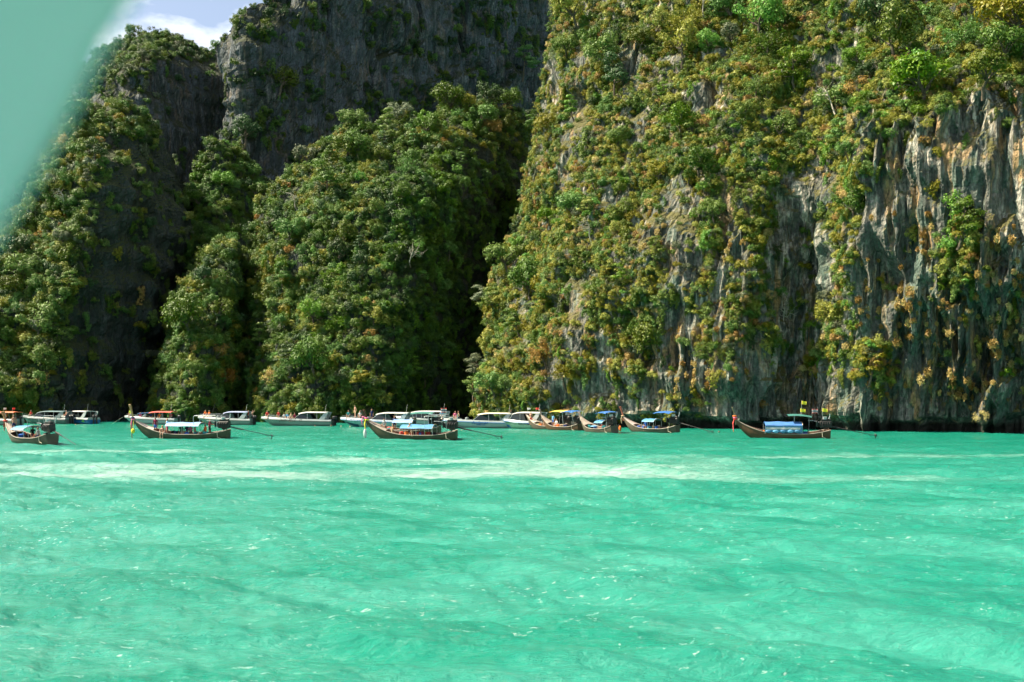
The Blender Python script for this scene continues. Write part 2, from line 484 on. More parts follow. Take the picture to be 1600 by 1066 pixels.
CL = {}
def cliff(name, label, cols, nu, nv, mat, back=(12, -4, 40, -30), amp=1.0, flute=None, notch=1.0, seed=0, ledge=1.0, nrm=(0, -1), far=1.0, lower=0, shift=None):
    """cols: list of (base_px, base_d, [(px, py, d), ...]) measured up the face; lofted sideways, rolled over the crest and down the back"""
    K = 26
    C = []
    for ci, (bpx, bd, pts) in enumerate(cols):
        sx = (shift or {}).get(ci, 0)
        m_ = len(pts)
        pts = [(x_ + sx, y_ + lower * ((k_ + 1) / m_) ** 2, d_) for k_, (x_, y_, d_) in enumerate(pts)]
        bpx = bpx + sx
        base = unproj(bpx, 0, bd * far)
        base[2] = 0.0
        line = [base + np.array([0, 0, -5.0]), base] + [unproj(x_, y_, d_ * far) for x_, y_, d_ in pts]
        top = line[-1]
        line += [top + np.array([0, back[0], back[1]]), top + np.array([0, back[2], back[3]])]
        line = np.array(line)
        s = np.concatenate([[0], np.cumsum(np.linalg.norm(np.diff(line, axis=0), axis=1))])
        wgt = s.copy()
        q = np.linspace(0, s[-1], K)
        C.append(np.stack([np.interp(q, s, line[:, k]) for k in range(3)], -1))
    C = np.array(C)
    mid = C[:, K // 3]
    su = np.concatenate([[0], np.cumsum(np.maximum(np.linalg.norm(np.diff(mid, axis=0), axis=1), 1.5))])
    tu = np.interp(np.linspace(0, su[-1], nu), su, np.arange(len(C)))
    G = catmull(C, tu)
    G = catmull(np.swapaxes(G, 0, 1), np.linspace(0, K - 1, nv))       # (nv, nu, 3)
    G = np.swapaxes(G, 0, 1)                                          # (nu, nv, 3)
    def normals(G):
        n = np.cross(np.gradient(G, axis=0), np.gradient(G, axis=1))
        n /= np.linalg.norm(n, axis=-1, keepdims=True) + 1e-9
        flip = np.sign((n[..., 1] * -1 + n[..., 2] * .6).mean()) or 1
        return n * flip
    N = normals(G)
    Nh = N * np.array([1, 1, .45])
    P = G
    W = P + 4.0 * np.stack([fbm(P / 13.0, 2, seed + 41), fbm(P / 13.0, 2, seed + 43), fbm(P / 16.0, 2, seed + 47)], -1)
    d = 3.4 * fbm(W / np.array([17, 17, 22.]), 3, seed + 1)
    d += 1.2 * (ridged(W / np.array([9., 9., 20.]), 3, seed + 5) - .15)
    cleft = 1 - np.abs(vnoise(W / np.array([11., 11., 40.]), seed + 51)) * 2
    d -= 2.6 * sstep(.72, .97, cleft) * sstep(-.3, .3, vnoise(P / 14.0, seed + 53))
    d += 1.1 * fbm(W / np.array([2.6, 2.6, 3.2]), 4, seed + 9)
    d += ledge * .8 * (np.abs(((P[..., 2] + 3 * fbm(P / 12, 2, seed + 13)) / 6.5) % 1 - .5) * 2 - .5)
    d *= amp
    px, py = proj(G)
    if flute is not None:
        w = flute(px, py)
        d *= 1 - .45 * np.clip(w - .4, 0, 1)
        fl = ridged((P + W) * .5 / np.array([2.1, 2.1, 38.]), 3, seed + 21) * 1.1 + ridged(P / np.array([.85, .85, 12.]), 2, seed + 27) * .45
        fl = fl * (.7 + .9 * sstep(-.3, .4, vnoise(P / 7.0, seed + 29)))
        d += 1.25 * w * fl
    G2 = G + Nh * d[..., None]
    if notch:
        k = notch * sstep(1.9, .7, G2[..., 2] + .9 * vnoise(G2 / np.array([4., 4., 2.]), seed + 3)) * (.3 + .8 * sstep(-.5, .5, vnoise(G2 / np.array([9., 9., 50.]), seed + 4)))
        G2 = G2 - k[..., None] * np.array([nrm[0], nrm[1], 0])
    N2 = normals(G2)
    i, j = np.meshgrid(np.arange(nu - 1), np.arange(nv - 1), indexing='ij')
    q = (i * nv + j).ravel()
    Fq = np.stack([q, q + nv, q + nv + 1, q + 1], -1)
    n0 = np.cross(G2[1, 0] - G2[0, 0], G2[0, 1] - G2[0, 0])
    if (N2[..., 1].mean() < 0) != (np.cross(G2[nu // 2 + 1, nv // 4] - G2[nu // 2, nv // 4], G2[nu // 2, nv // 4 + 1] - G2[nu // 2, nv // 4])[1] < 0):
        Fq = Fq[:, ::-1]
    me = mesh_np(name, G2.reshape(-1, 3), Fq, mat, False)
    o = link(name, me, kind='structure', label=label)
    CL[name] = (G2, N2)
    return o

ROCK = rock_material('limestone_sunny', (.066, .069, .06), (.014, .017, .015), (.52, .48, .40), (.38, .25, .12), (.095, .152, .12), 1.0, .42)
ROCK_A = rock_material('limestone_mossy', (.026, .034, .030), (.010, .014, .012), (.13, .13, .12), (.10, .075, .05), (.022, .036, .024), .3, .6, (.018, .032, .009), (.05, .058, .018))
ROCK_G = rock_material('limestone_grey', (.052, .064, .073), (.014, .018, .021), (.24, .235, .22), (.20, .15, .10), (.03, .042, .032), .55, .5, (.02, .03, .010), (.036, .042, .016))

# left headland
cliff('cliff_left', 'wooded limestone headland on the left with a dark sheer right flank', [
    (-560, 120, [(-560, 520, 135), (-540, 470, 165)]),
    (-260, 148, [(-255, 520, 156), (-240, 430, 180)]),
    (-90, 156, [(-85, 500, 164), (-70, 385, 186)]),
    (5, 160, [(12, 500, 166), (20, 400, 176), (30, 318, 192)]),
    (28, 161, [(40, 480, 168), (68, 340, 179), (95, 230, 196)]),
    (50, 162, [(70, 460, 169), (105, 300, 180), (140, 160, 199)]),
    (66, 163, [(90, 450, 169), (125, 300, 179), (172, 140, 200)]),
    (84, 165, [(112, 440, 171), (148, 300, 179), (203, 148, 201)]),
    (118, 170, [(150, 440, 177), (186, 300, 185), (228, 170, 205)]),
    (165, 178, [(195, 440, 184), (230, 310, 192), (250, 205, 212)]),
    (218, 189, [(245, 450, 195), (272, 340, 203), (270, 245, 222)]),
    (250, 205, [(270, 460, 210), (292, 360, 216), (285, 280, 235)]),
    (250, 250, [(270, 460, 250), (290, 370, 250), (285, 300, 258)]),
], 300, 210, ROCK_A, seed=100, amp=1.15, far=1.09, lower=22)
# far dome behind it
cliff('cliff_far_dome', 'distant grey limestone dome with a wooded top under the sky gap', [
    (-200, 270, [(-200, 300, 280), (-180, 220, 300)]),
    (60, 268, [(60, 260, 275), (80, 130, 296)]),
    (120, 266, [(120, 240, 270), (125, 130, 283), (135, 95, 300)]),
    (170, 265, [(172, 240, 268), (175, 110, 278), (182, 70, 300)]),
    (215, 266, [(215, 240, 269), (218, 90, 278), (222, 56, 300)]),
    (250, 272, [(250, 240, 274), (250, 90, 281), (250, 52, 302)]),
    (290, 281, [(290, 240, 283), (290, 95, 289), (288, 64, 309)]),
    (325, 290, [(325, 240, 292), (325, 110, 297), (320, 80, 316)]),
    (348, 296, [(350, 240, 298), (350, 120, 302), (347, 82, 318)]),
    (420, 315, [(420, 240, 316), (420, 120, 320), (420, 80, 335)]),
], 190, 150, ROCK_G, seed=200, lower=2, amp=.75, back=(10, -1, 40, -25))
# big wall in shade behind the central buttress
cliff('cliff_back_wall', 'tall sheer grey rock wall in shade behind the wooded buttress', [
    (376, 300, [(376, 200, 300), (376, 60, 302)]),
    (353, 262, [(353, 200, 263), (353, 100, 264), (363, 42, 267)]),
    (370, 248, [(370, 200, 249), (372, 80, 251), (379, 14, 257)]),
    (405, 251, [(405, 200, 252), (405, 70, 254), (404, 0, 261)]),
    (440, 256, [(440, 200, 257), (440, 30, 260), (440, -40, 270)]),
    (520, 267, [(520, 200, 268), (520, 0, 271), (520, -160, 286)]),
    (640, 285, [(640, 200, 286), (640, 0, 289), (640, -260, 308)]),
    (780, 308, [(780, 200, 309), (780, 0, 312), (780, -300, 330)]),
    (900, 330, [(900, 200, 331), (900, 0, 334), (900, -300, 350)]),
    (1100, 370, [(1100, 200, 371), (1100, 0, 375), (1100, -300, 390)]),
], 260, 250, ROCK_G, seed=300, amp=1.1, flute=lambda x, y: .5 + 0 * x)
# small upper spur
cliff('cliff_upper_spur', 'small wooded rock spur rising left of the central buttress', [
    (262, 235, [(272, 420, 235), (285, 310, 236)]),
    (270, 218, [(278, 420, 219), (286, 300, 223)]),
    (290, 208, [(296, 400, 211), (305, 255, 220)]),
    (320, 203, [(325, 390, 207), (328, 210, 221)]),
    (345, 202, [(348, 380, 207), (348, 200, 222)]),
    (375, 204, [(376, 380, 209), (378, 222, 224)]),
    (405, 208, [(405, 390, 212), (405, 250, 226)]),
    (450, 220, [(450, 400, 222), (450, 290, 232)]),
], 120, 130, ROCK_A, seed=400, amp=.8, far=1.09, lower=18)
# front spur
cliff('cliff_front_spur', 'pointed wooded spur at the foot of the central buttress', [
    (236, 206, [(262, 540, 206), (285, 440, 206), (318, 390, 206)]),
    (234, 178, [(258, 545, 180), (276, 450, 184), (312, 372, 192)]),
    (255, 167, [(272, 550, 171), (292, 450, 176), (328, 356, 188)]),
    (290, 163, [(303, 540, 168), (318, 450, 174), (343, 348, 187)]),
    (325, 164, [(335, 540, 169), (345, 450, 175), (358, 352, 188)]),
    (350, 172, [(353, 540, 177), (356, 460, 183), (366, 375, 194)]),
    (366, 190, [(368, 540, 193), (370, 470, 198), (376, 405, 206)]),
    (410, 200, [(410, 540, 200), (410, 480, 202), (410, 420, 208)]),
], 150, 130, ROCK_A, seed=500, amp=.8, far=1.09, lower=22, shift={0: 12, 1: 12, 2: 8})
# central buttress
cliff('cliff_central', 'broad central buttress thickly covered with trees, dark on its right flank', [
    (345, 205, [(352, 540, 206), (365, 440, 207), (390, 390, 212)]),
    (384, 186, [(390, 545, 189), (396, 430, 194), (414, 310, 206)]),
    (406, 170, [(412, 540, 174), (422, 400, 183), (443, 262, 203)]),
    (440, 161, [(447, 530, 168), (458, 380, 180), (480, 212, 206)]),
    (500, 158, [(504, 520, 165), (512, 350, 179), (530, 168, 207)]),
    (555, 158, [(557, 500, 165), (562, 330, 178), (585, 165, 209)]),
    (605, 161, [(606, 480, 167), (612, 310, 178), (635, 162, 211)]),
    (645, 167, [(650, 470, 172), (658, 300, 180), (680, 148, 213)]),
    (680, 176, [(690, 460, 180), (702, 290, 187), (722, 140, 217)]),
    (712, 189, [(728, 460, 192), (748, 290, 197), (770, 138, 222)]),
    (745, 204, [(765, 460, 206), (795, 290, 209), (815, 150, 228)]),
    (800, 222, [(830, 460, 222), (850, 290, 223), (870, 160, 235)]),
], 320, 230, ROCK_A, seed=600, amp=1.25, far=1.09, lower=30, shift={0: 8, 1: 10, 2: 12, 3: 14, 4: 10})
# great right-hand cliff
cliff('cliff_right', 'huge sunlit limestone cliff on the right, half overgrown, fluted and undercut', [
    (772, 235, [(772, 560, 235), (790, 440, 235), (830, 300, 236), (850, 100, 238), (860, -120, 240)]),
    (735, 192, [(742, 560, 193), (752, 450, 196), (806, 340, 200), (826, 200, 206), (850, 0, 214), (858, -130, 222)]),
    (728, 174, [(738, 560, 176), (752, 455, 180), (812, 335, 187), (832, 200, 195), (860, 0, 206), (868, -140, 216)]),
    (762, 165, [(772, 560, 167), (790, 450, 170), (845, 330, 177), (862, 200, 186), (890, 0, 199), (900, -140, 212)]),
    (820, 158, [(826, 540, 159.5), (845, 440, 162), (880, 310, 169), (900, 170, 179), (935, 0, 191), (945, -150, 206)]),
    (895, 151, [(900, 520, 152.5), (910, 430, 155), (935, 300, 161), (955, 150, 171), (985, 0, 183), (995, -150, 200)]),
    (980, 145, [(982, 520, 146), (990, 430, 148), (1005, 300, 153), (1025, 150, 163), (1050, 0, 175), (1060, -150, 194)]),
    (1075, 141, [(1076, 520, 141), (1078, 420, 142), (1088, 290, 146), (1105, 150, 154), (1125, 0, 167), (1130, -150, 187)]),
    (1170, 137, [(1170, 520, 136.5), (1172, 400, 137), (1178, 280, 140), (1190, 150, 148), (1205, 0, 160), (1210, -150, 181)]),
    (1225, 139, [(1225, 520, 141), (1228, 420, 141.5), (1232, 280, 140), (1240, 160, 145), (1255, 0, 156), (1255, -150, 177)]),
    (1290, 138, [(1290, 520, 140), (1292, 400, 140.5), (1292, 280, 138), (1300, 150, 140), (1310, 0, 151), (1310, -150, 172)]),
    (1345, 131, [(1348, 520, 130), (1350, 380, 129), (1343, 250, 128), (1345, 165, 130), (1355, 100, 137), (1362, 0, 147), (1362, -150, 168)]),
    (1425, 128.5, [(1425, 520, 127), (1420, 380, 125.5), (1410, 250, 124.5), (1412, 165, 127), (1420, 95, 134), (1425, 0, 143), (1425, -150, 164)]),
    (1515, 126, [(1515, 520, 123.5), (1512, 380, 121.5), (1505, 250, 120.5), (1508, 150, 123), (1515, 80, 131), (1520, 0, 139), (1520, -150, 160)]),
    (1600, 123, [(1600, 520, 120), (1600, 380, 118), (1600, 250, 117), (1600, 130, 120), (1602, 60, 128), (1605, 0, 135), (1605, -150, 156)]),
    (1720, 119, [(1720, 520, 116), (1720, 250, 114), (1720, 100, 120), (1720, 0, 130), (1720, -150, 150)]),
    (1950, 110, [(1950, 520, 107), (1950, 250, 106), (1950, 100, 112), (1950, 0, 120), (1950, -150, 140)]),
], 560, 360, ROCK, seed=700, amp=1.05, shift={0: 25, 1: 25, 2: 24, 3: 12}, notch=2.4, nrm=(-.5, -.85), back=(20, 4, 60, 8),
    flute=lambda x, y: sstep(1310, 1370, x) * sstep(90, 190, y) + .55 * sstep(1000, 1040, x) * sstep(300, 400, y) + .25)

# ------------------------------------------------------------------ vegetation: prototype crowns, trunks, tufts
LEAF = {
    'green':  leaf_material('leaf_green',  (.05, .105, .014), (.11, .18, .03)),
    'olive':  leaf_material('leaf_olive',  (.072, .112, .016), (.15, .195, .034)),
    'yellow': leaf_material('leaf_yellow', (.15, .155, .02), (.29, .265, .045)),
    'dark':   leaf_material('leaf_dark',   (.022, .055, .014), (.05, .085, .022)),
    'grey':   leaf_material('leaf_grey',   (.085, .115, .06), (.17, .19, .11)),
    'bright': leaf_material('leaf_bright', (.075, .17, .015), (.16, .26, .03)),
    'orange': leaf_material('leaf_orange', (.24, .125, .03), (.40, .24, .08)),
    'dry':    leaf_material('leaf_dry',    (.26, .16, .05), (.42, .29, .12), .2),
}
BARK = paint('bark', (.12, .095, .07), .85, .15, .35, 6.0)

def leaf_quads(pos, nor, size, rg, aspect=.55, droop=0.0):
    n = len(pos)
    nor = nor / (np.linalg.norm(nor, axis=1, keepdims=True) + 1e-9)
    r = rg.normal(size=(n, 3))
    r[:, 2] -= droop
    a = r - nor * (r * nor).sum(1, keepdims=True)
    a /= np.linalg.norm(a, axis=1, keepdims=True) + 1e-9
    b = np.cross(nor, a)
    s = (size * rg.uniform(.6, 1.35, n))[:, None]
    v = np.stack([pos - a * s, pos + b * s * aspect, pos + a * s, pos - b * s * aspect], 1).reshape(-1, 3)
    return v

def crown_mesh(name, v, rg, mat, var=None):
    n = len(v) // 4
    me = mesh_np(name, v, np.arange(n * 4).reshape(-1, 4), mat)
    at = me.attributes.new('leafvar', 'FLOAT', 'FACE')
    at.data.foreach_set('value', (rg.random(n) if var is None else var).astype(np.float32))
    return me

def lobes_to_leaves(lobes, per, leaf, rg, up=.5, flat=1.0, aspect=.55, droop=0.0):
    vs, var = [], []
    for (c, r) in lobes:
        n = int(per * (r ** 1.6))
        d = rg.normal(size=(n * 2, 3))
        d /= np.linalg.norm(d, axis=1, keepdims=True)
        d = d[(d[:, 2] > -.35) | (rg.random(len(d)) < .3)][:n]
        lump = 1 + .45 * vnoise(d * 2.2 + np.array(c) * 3.1, 5)
        rad = (r * rg.uniform(.55, 1.05, len(d)) * lump)[:, None]
        p = np.array(c) + d * rad * np.array([1, 1, flat])
        nn = d * 1.25 + rg.normal(size=d.shape) * .38 + np.array([0, 0, up * .6])
        vs.append(leaf_quads(p, nn, leaf, rg, aspect, droop))
        var.append(np.clip(rg.random(len(d)) * .6 + rg.random() * .5, 0, 1))
    return np.concatenate(vs), np.concatenate(var)

def limb(mb, a, b, r0, r1, rg, sag=.12):
    a, b = np.array(a), np.array(b)
    m = (a + b) / 2 + rg.normal(size=3) * sag * np.linalg.norm(b - a) * .5
    q1, q2 = a + (m - a) * .5 + rg.normal(size=3) * .05, m + (b - m) * .5 + rg.normal(size=3) * .05
    mb.tube([a, q1, m, q2, b], [r0, r0 * .8 + r1 * .2, (r0 + r1) / 2, r0 * .3 + r1 * .7, r1], 6, True)

PROTO = {}     # kind -> list of (crown mesh per no material, trunk mesh)
def make_tree(kind, i):
    rg = np.random.default_rng(1000 + i * 7 + sum(map(ord, kind)))
    tr = MB()
    lobes = []
    if kind == 'round':          # full rounded crown, about 5 m across
        H = rg.uniform(1.8, 2.6)
        n = 21
        for k in range(n):
            a, q = rg.uniform(0, 6.28), rg.uniform(0, 1) ** .5
            z = H + rg.uniform(-.9, 1.5) * (1.15 - q * .6)
            lobes.append(((.9 + 1.75 * q * math.cos(a), 1.9 * q * math.sin(a), z), rg.uniform(.38, .95)))
        v, var = lobes_to_leaves(lobes, 270, .125, rg)
        base = (0, 0, -.6)
        fork = (.55, 0, H * .55)
        limb(tr, base, fork, .19, .13, rg)
        for c, r in lobes[:8]: limb(tr, fork, c, .09, .03, rg, .2)
    elif kind == 'tier':         # flat spreading tiers, open between them
        H = rg.uniform(2.2, 3.2)
        for k in range(11):
            a, q = rg.uniform(0, 6.28), rg.uniform(.2, 1)
            z = H - .9 + (k % 4) * .75 + rg.uniform(-.15, .15)
            s = 1.0 - .16 * (k % 4)
            lobes.append(((1.0 + 1.9 * q * s * math.cos(a), 2.0 * q * s * math.sin(a), z), rg.uniform(.6, 1.0)))
        v, var = lobes_to_leaves(lobes, 240, .12, rg, .9, .42)
        fork = (.6, 0, H * .5)
        limb(tr, (0, 0, -.6), fork, .17, .12, rg)
        limb(tr, fork, (1.0, 0, H + .8), .11, .04, rg)
        for c, r in lobes: limb(tr, (fork[0] + .1, 0, min(c[2] - .1, H)), c, .06, .02, rg, .15)
    elif kind == 'cascade':      # creeper-hung shrub pouring down the rock
        L = rg.uniform(3.5, 6.0)
        for k in range(16):
            f = k / 15
            lobes.append(((.35 + .5 * math.sin(f * 3) + rg.normal() * .12, rg.normal() * (.75 - .35 * f), .7 - L * f), rg.uniform(.45, .8) * (1 - .35 * f)))
        v, var = lobes_to_leaves(lobes, 280, .115, rg, .25, 1.15, .6, .6)
        limb(tr, (-.2, 0, -.3), (.3, 0, .4), .10, .06, rg)
        for k in range(4): limb(tr, (.2, (k - 1.5) * .3, .3), (.4, (k - 1.5) * .35, -L * .6), .04, .015, rg, .05)
    elif kind == 'feather':      # loose feathery crown with arching sprays
        vs = []
        H = rg.uniform(2.4, 3.4)
        for k in range(46):
            a = rg.uniform(0, 6.28)
            el = rg.uniform(.2, 1.25)
            L = rg.uniform(1.2, 2.5)
            t = rg.random(52) ** .7
            st = np.array([.6 + .25 * math.cos(a), .25 * math.sin(a), H * rg.uniform(.35, .75)])
            out = np.array([math.cos(a) * math.cos(el), math.sin(a) * math.cos(el), math.sin(el)])
            p = st + out * (t[:, None] * L) + np.array([0, 0, -1]) * (t ** 2)[:, None] * .5 * L * math.cos(el)
            p += rg.normal(size=p.shape) * .13
            vs.append(leaf_quads(p, rg.normal(size=p.shape) + np.array([0, 0, .8]), .115, rg, .35, .4))
            if k % 4 == 0: tr.tube([st, st + out * L * .45, st + out * L * .8 + np.array([0, 0, -.2 * L])], [.03, .02, .01], 4)
        v = np.concatenate(vs)
        var = None
        limb(tr, (0, 0, -.5), (.6, 0, H * .5), .13, .08, rg)
    elif kind == 'bush':         # low dense bush
        for k in range(9):
            a, q = rg.uniform(0, 6.28), rg.random() ** .5
            lobes.append(((.5 + .9 * q * math.cos(a), 1.2 * q * math.sin(a), .25 + rg.uniform(-.3, .75)), rg.uniform(.4, .75)))
        v, var = lobes_to_leaves(lobes, 300, .11, rg)
        for c, r in lobes[:5]: limb(tr, (-.2, 0, -.4), c, .05, .02, rg, .15)
    elif kind == 'twiggy':       # half-bare dry bush, twigs showing
        for k in range(12):
            a, q = rg.uniform(0, 6.28), rg.random() ** .5
            lobes.append(((.7 + 1.2 * q * math.cos(a), 1.5 * q * math.sin(a), 1.0 + rg.uniform(-.6, 1.0)), rg.uniform(.4, .7)))
        v, var = lobes_to_leaves(lobes, 170, .11, rg, .4, 1, .4)
        for c, r in lobes:
            limb(tr, (-.1, 0, -.4), c, .055, .018, rg, .2)
            for q in range(3): limb(tr, c, np.array(c) + rg.normal(size=3) * .5, .02, .007, rg, .1)
    lv = crown_mesh(kind + '_crown', v, rg, None, var)
    tm = tr.mesh(kind + '_trunk', BARK)
    return lv, tm

for kind, n in (('round', 5), ('tier', 3), ('cascade', 4), ('feather', 3), ('bush', 4), ('twiggy', 2)):
    PROTO[kind] = [make_tree(kind, i) for i in range(n)]
_colored = {}
def crown_for(kind, i, colour):
    k = (kind, i, colour)
    if k not in _colored:
        m = PROTO[kind][i][0].copy()
        m.materials.clear()
        m.materials.append(LEAF[colour])
        _colored[k] = m
    return _colored[k]

def tuft_mesh(i):
    """cushion of dry blades hanging from a crack"""
    rg = np.random.default_rng(50 + i)
    n = 170
    d = rg.normal(size=(n, 3))
    d[:, 0] = np.abs(d[:, 0]) + .2
    d /= np.linalg.norm(d, axis=1, keepdims=True)
    p = d * rg.uniform(.15, .5, (n, 1)) + np.array([0, 0, -.25]) * rg.random((n, 1)) ** 2
    p[:, 2] -= .25 * p[:, 0]
    return crown_mesh('dry_tuft', leaf_quads(p, rg.normal(size=(n, 3)) + d * .3, .17, rg, .28, .8), rg, LEAF['dry'])
TUFTS = [tuft_mesh(i) for i in range(4)]

# ------------------------------------------------------------------ where things grow
ZB = np.full((90, 220), 1e9)          # coarse depth map of the bare cliffs, to know which ground can be seen
for G_, N_ in CL.values():
    Y = G_[..., 1].ravel()
    x, y = proj(G_.reshape(-1, 3))
    ok = (x > -80) & (x < 1680) & (y > -70) & (y < 650)
    np.minimum.at(ZB, (((y[ok] + 70) / 8).astype(int), ((x[ok] + 80) / 8).astype(int)), Y[ok])

def surf_points(name, n, rg):
    G, N = CL[name]
    c = G[:-1, :-1]
    a = np.linalg.norm(np.cross(G[1:, :-1] - c, G[:-1, 1:] - c), axis=-1).ravel()
    i = rg.choice(len(a), n, p=a / a.sum())
    P = c.reshape(-1, 3)[i]
    Nn = N[:-1, :-1].reshape(-1, 3)[i]
    P = P + rg.normal(size=P.shape) * .15
    px, py = proj(P)
    view = P - np.array([0, 0, CAM_H])
    view /= np.linalg.norm(view, axis=1, keepdims=True)
    face = -(view * Nn).sum(1)
    r = np.clip(((py + 70) / 8).astype(int), 0, 89)
    q = np.clip(((px + 80) / 8).astype(int), 0, 219)
    vis = (P[:, 1] < ZB[r, q] + 5.5) & (px > -60) & (px < 1660) & (py > -60) & (P[:, 2] > 1.2)
    return P, Nn, px, py, face, vis

def ell(px, py, items):
    m = np.zeros_like(px)
    for cx, cy, rx, ry in items:
        m = np.maximum(m, 1 - sstep(.75, 1.15, np.sqrt(((px - cx) / rx) ** 2 + ((py - cy) / ry) ** 2)))
    return m

BARE = [(1062, 395, 38, 70), (1062, 545, 40, 80), (1030, 590, 30, 50), (906, 190, 16, 70), (885, 250, 12, 60), (985, 95, 18, 50), (1110, 152, 42, 28),
        (1250, 430, 62, 150), (1265, 300, 45, 40), (1190, 600, 90, 70), (900, 500, 16, 70), (870, 590, 20, 40), (1125, 470, 16, 90),
        (1060, 330, 30, 50), (1010, 360, 28, 45), (1470, 430, 150, 260), (1560, 250, 130, 130), (1400, 620, 250, 60), (1150, 395, 18, 60), (1135, 330, 14, 60), (940, 560, 12, 60), (845, 60, 14, 40), (1000, 200, 14, 30), (870, 130, 12, 40)]
GREENWALL = [(1495, 385, 34, 75), (1430, 120, 95, 55), (1350, 570, 55, 38), (1550, 90, 70, 60)]
def density(name, px, py):
    if name == 'cliff_right':
        d = 1 - .97 * ell(px, py, BARE)
        d = np.where((py > 585) & (px > 870), d * .12, d)
        d = np.where((px > 1335) & (py > 170), d * .25, d)
        strip = sstep(-.42, .10, vnoise(np.stack([px / 34 + .004 * py, py / 120, 0 * px], -1), 5) + .5 * vnoise(np.stack([px / 13, py / 40, 0 * px + 3], -1), 6))
        d = d * (.7 + .3 * strip)
        return np.maximum(d, ell(px, py, GREENWALL))
    if name == 'cliff_left':
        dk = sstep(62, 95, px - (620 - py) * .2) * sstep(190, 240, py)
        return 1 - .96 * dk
    if name == 'cliff_central':
        return (1 - .45 * ell(px, py, [(382, 500, 16, 110)])) * (1 - .6 * sstep(690, 730, px) * sstep(180, 260, py))
    if name == 'cliff_back_wall':
        return .06 + .35 * sstep(60, 0, py) * sstep(480, 380, px) + .95 * (vnoise(np.stack([px / 60, py / 24, 0 * px], -1), 3) + .5 * vnoise(np.stack([px / 20, py / 12, 0 * px], -1), 4) > .28)
    if name == 'cliff_far_dome':
        return np.where(py < 125, 1.0, .10) * np.where((px > 235) & (py > 95), .06, 1.0) + (px < 200) * .4
    return np.ones_like(px)

MIX = {   # colours by cliff
    'cliff_left': (['olive', 'green', 'dark', 'yellow', 'grey', 'orange'], [.40, .27, .14, .12, .06, .01]),
    'cliff_far_dome': (['olive', 'green', 'dark', 'grey'], [.3, .3, .3, .1]),
    'cliff_back_wall': (['dark', 'green', 'olive'], [.5, .3, .2]),
    'cliff_upper_spur': (['green', 'olive', 'bright', 'dark'], [.4, .3, .15, .15]),
    'cliff_front_spur': (['green', 'olive', 'dark', 'yellow', 'orange'], [.40, .32, .17, .10, .01]),
    'cliff_central': (['green', 'olive', 'dark', 'yellow', 'bright', 'grey', 'orange'], [.38, .26, .16, .10, .06, .03, .01]),
    'cliff_right': (['olive', 'green', 'yellow', 'grey', 'bright', 'dark', 'orange'], [.33, .20, .30, .05, .06, .04, .02]),
}
KMIX = {'round': .46, 'tier': .20, 'cascade': .14, 'feather': .13, 'twiggy': .07}
PLACE = {
    'cliff_left': 'on the left headland', 'cliff_far_dome': 'on the far dome', 'cliff_back_wall': 'on the shaded back wall',
    'cliff_upper_spur': 'on the small upper spur', 'cliff_front_spur': 'on the pointed front spur', 'cliff_central': 'on the central buttress',
    'cliff_right': 'on the right cliff'}
CWORD = {'olive': 'olive-green', 'green': 'green', 'dark': 'dark green', 'yellow': 'yellowish', 'grey': 'grey-green', 'bright': 'fresh bright-green', 'orange': 'orange-leaved'}
KWORD = {'round': ('round-crowned tree', 'tree'), 'tier': ('flat-tiered tree', 'tree'), 'cascade': ('creeper-hung shrub', 'shrub'), 'feather': ('feathery tree', 'tree'), 'twiggy': ('twiggy bush', 'bush')}
OBJN = {'round': 'cliff_tree', 'tier': 'tiered_tree', 'cascade': 'hanging_shrub', 'feather': 'feathery_tree', 'twiggy': 'dry_bush', 'bush': 'cliff_bush'}

def plant_tree(kind, colour, P, yaw, s, label, group, sz=1.0):
    i = random.randrange(len(PROTO[kind]))
    t = link(OBJN[kind], None, label=label, cat=KWORD[kind][1] if kind in KWORD else 'bush', group=group)
    t.location = P
    t.rotation_euler = (random.gauss(0, .06), random.gauss(0, .06), yaw)
    t.scale = (s, s, s * sz)
    link('trunk', PROTO[kind][i][1], t)
    link('crown', crown_for(kind, i, colour), t)
    return t

TAKEN = []
def free(P, r):
    for q, rq in TAKEN:
        if (q[0] - P[0]) ** 2 + (q[1] - P[1]) ** 2 + (q[2] - P[2]) ** 2 < (r + rq) ** 2 * .25: return False
    return True

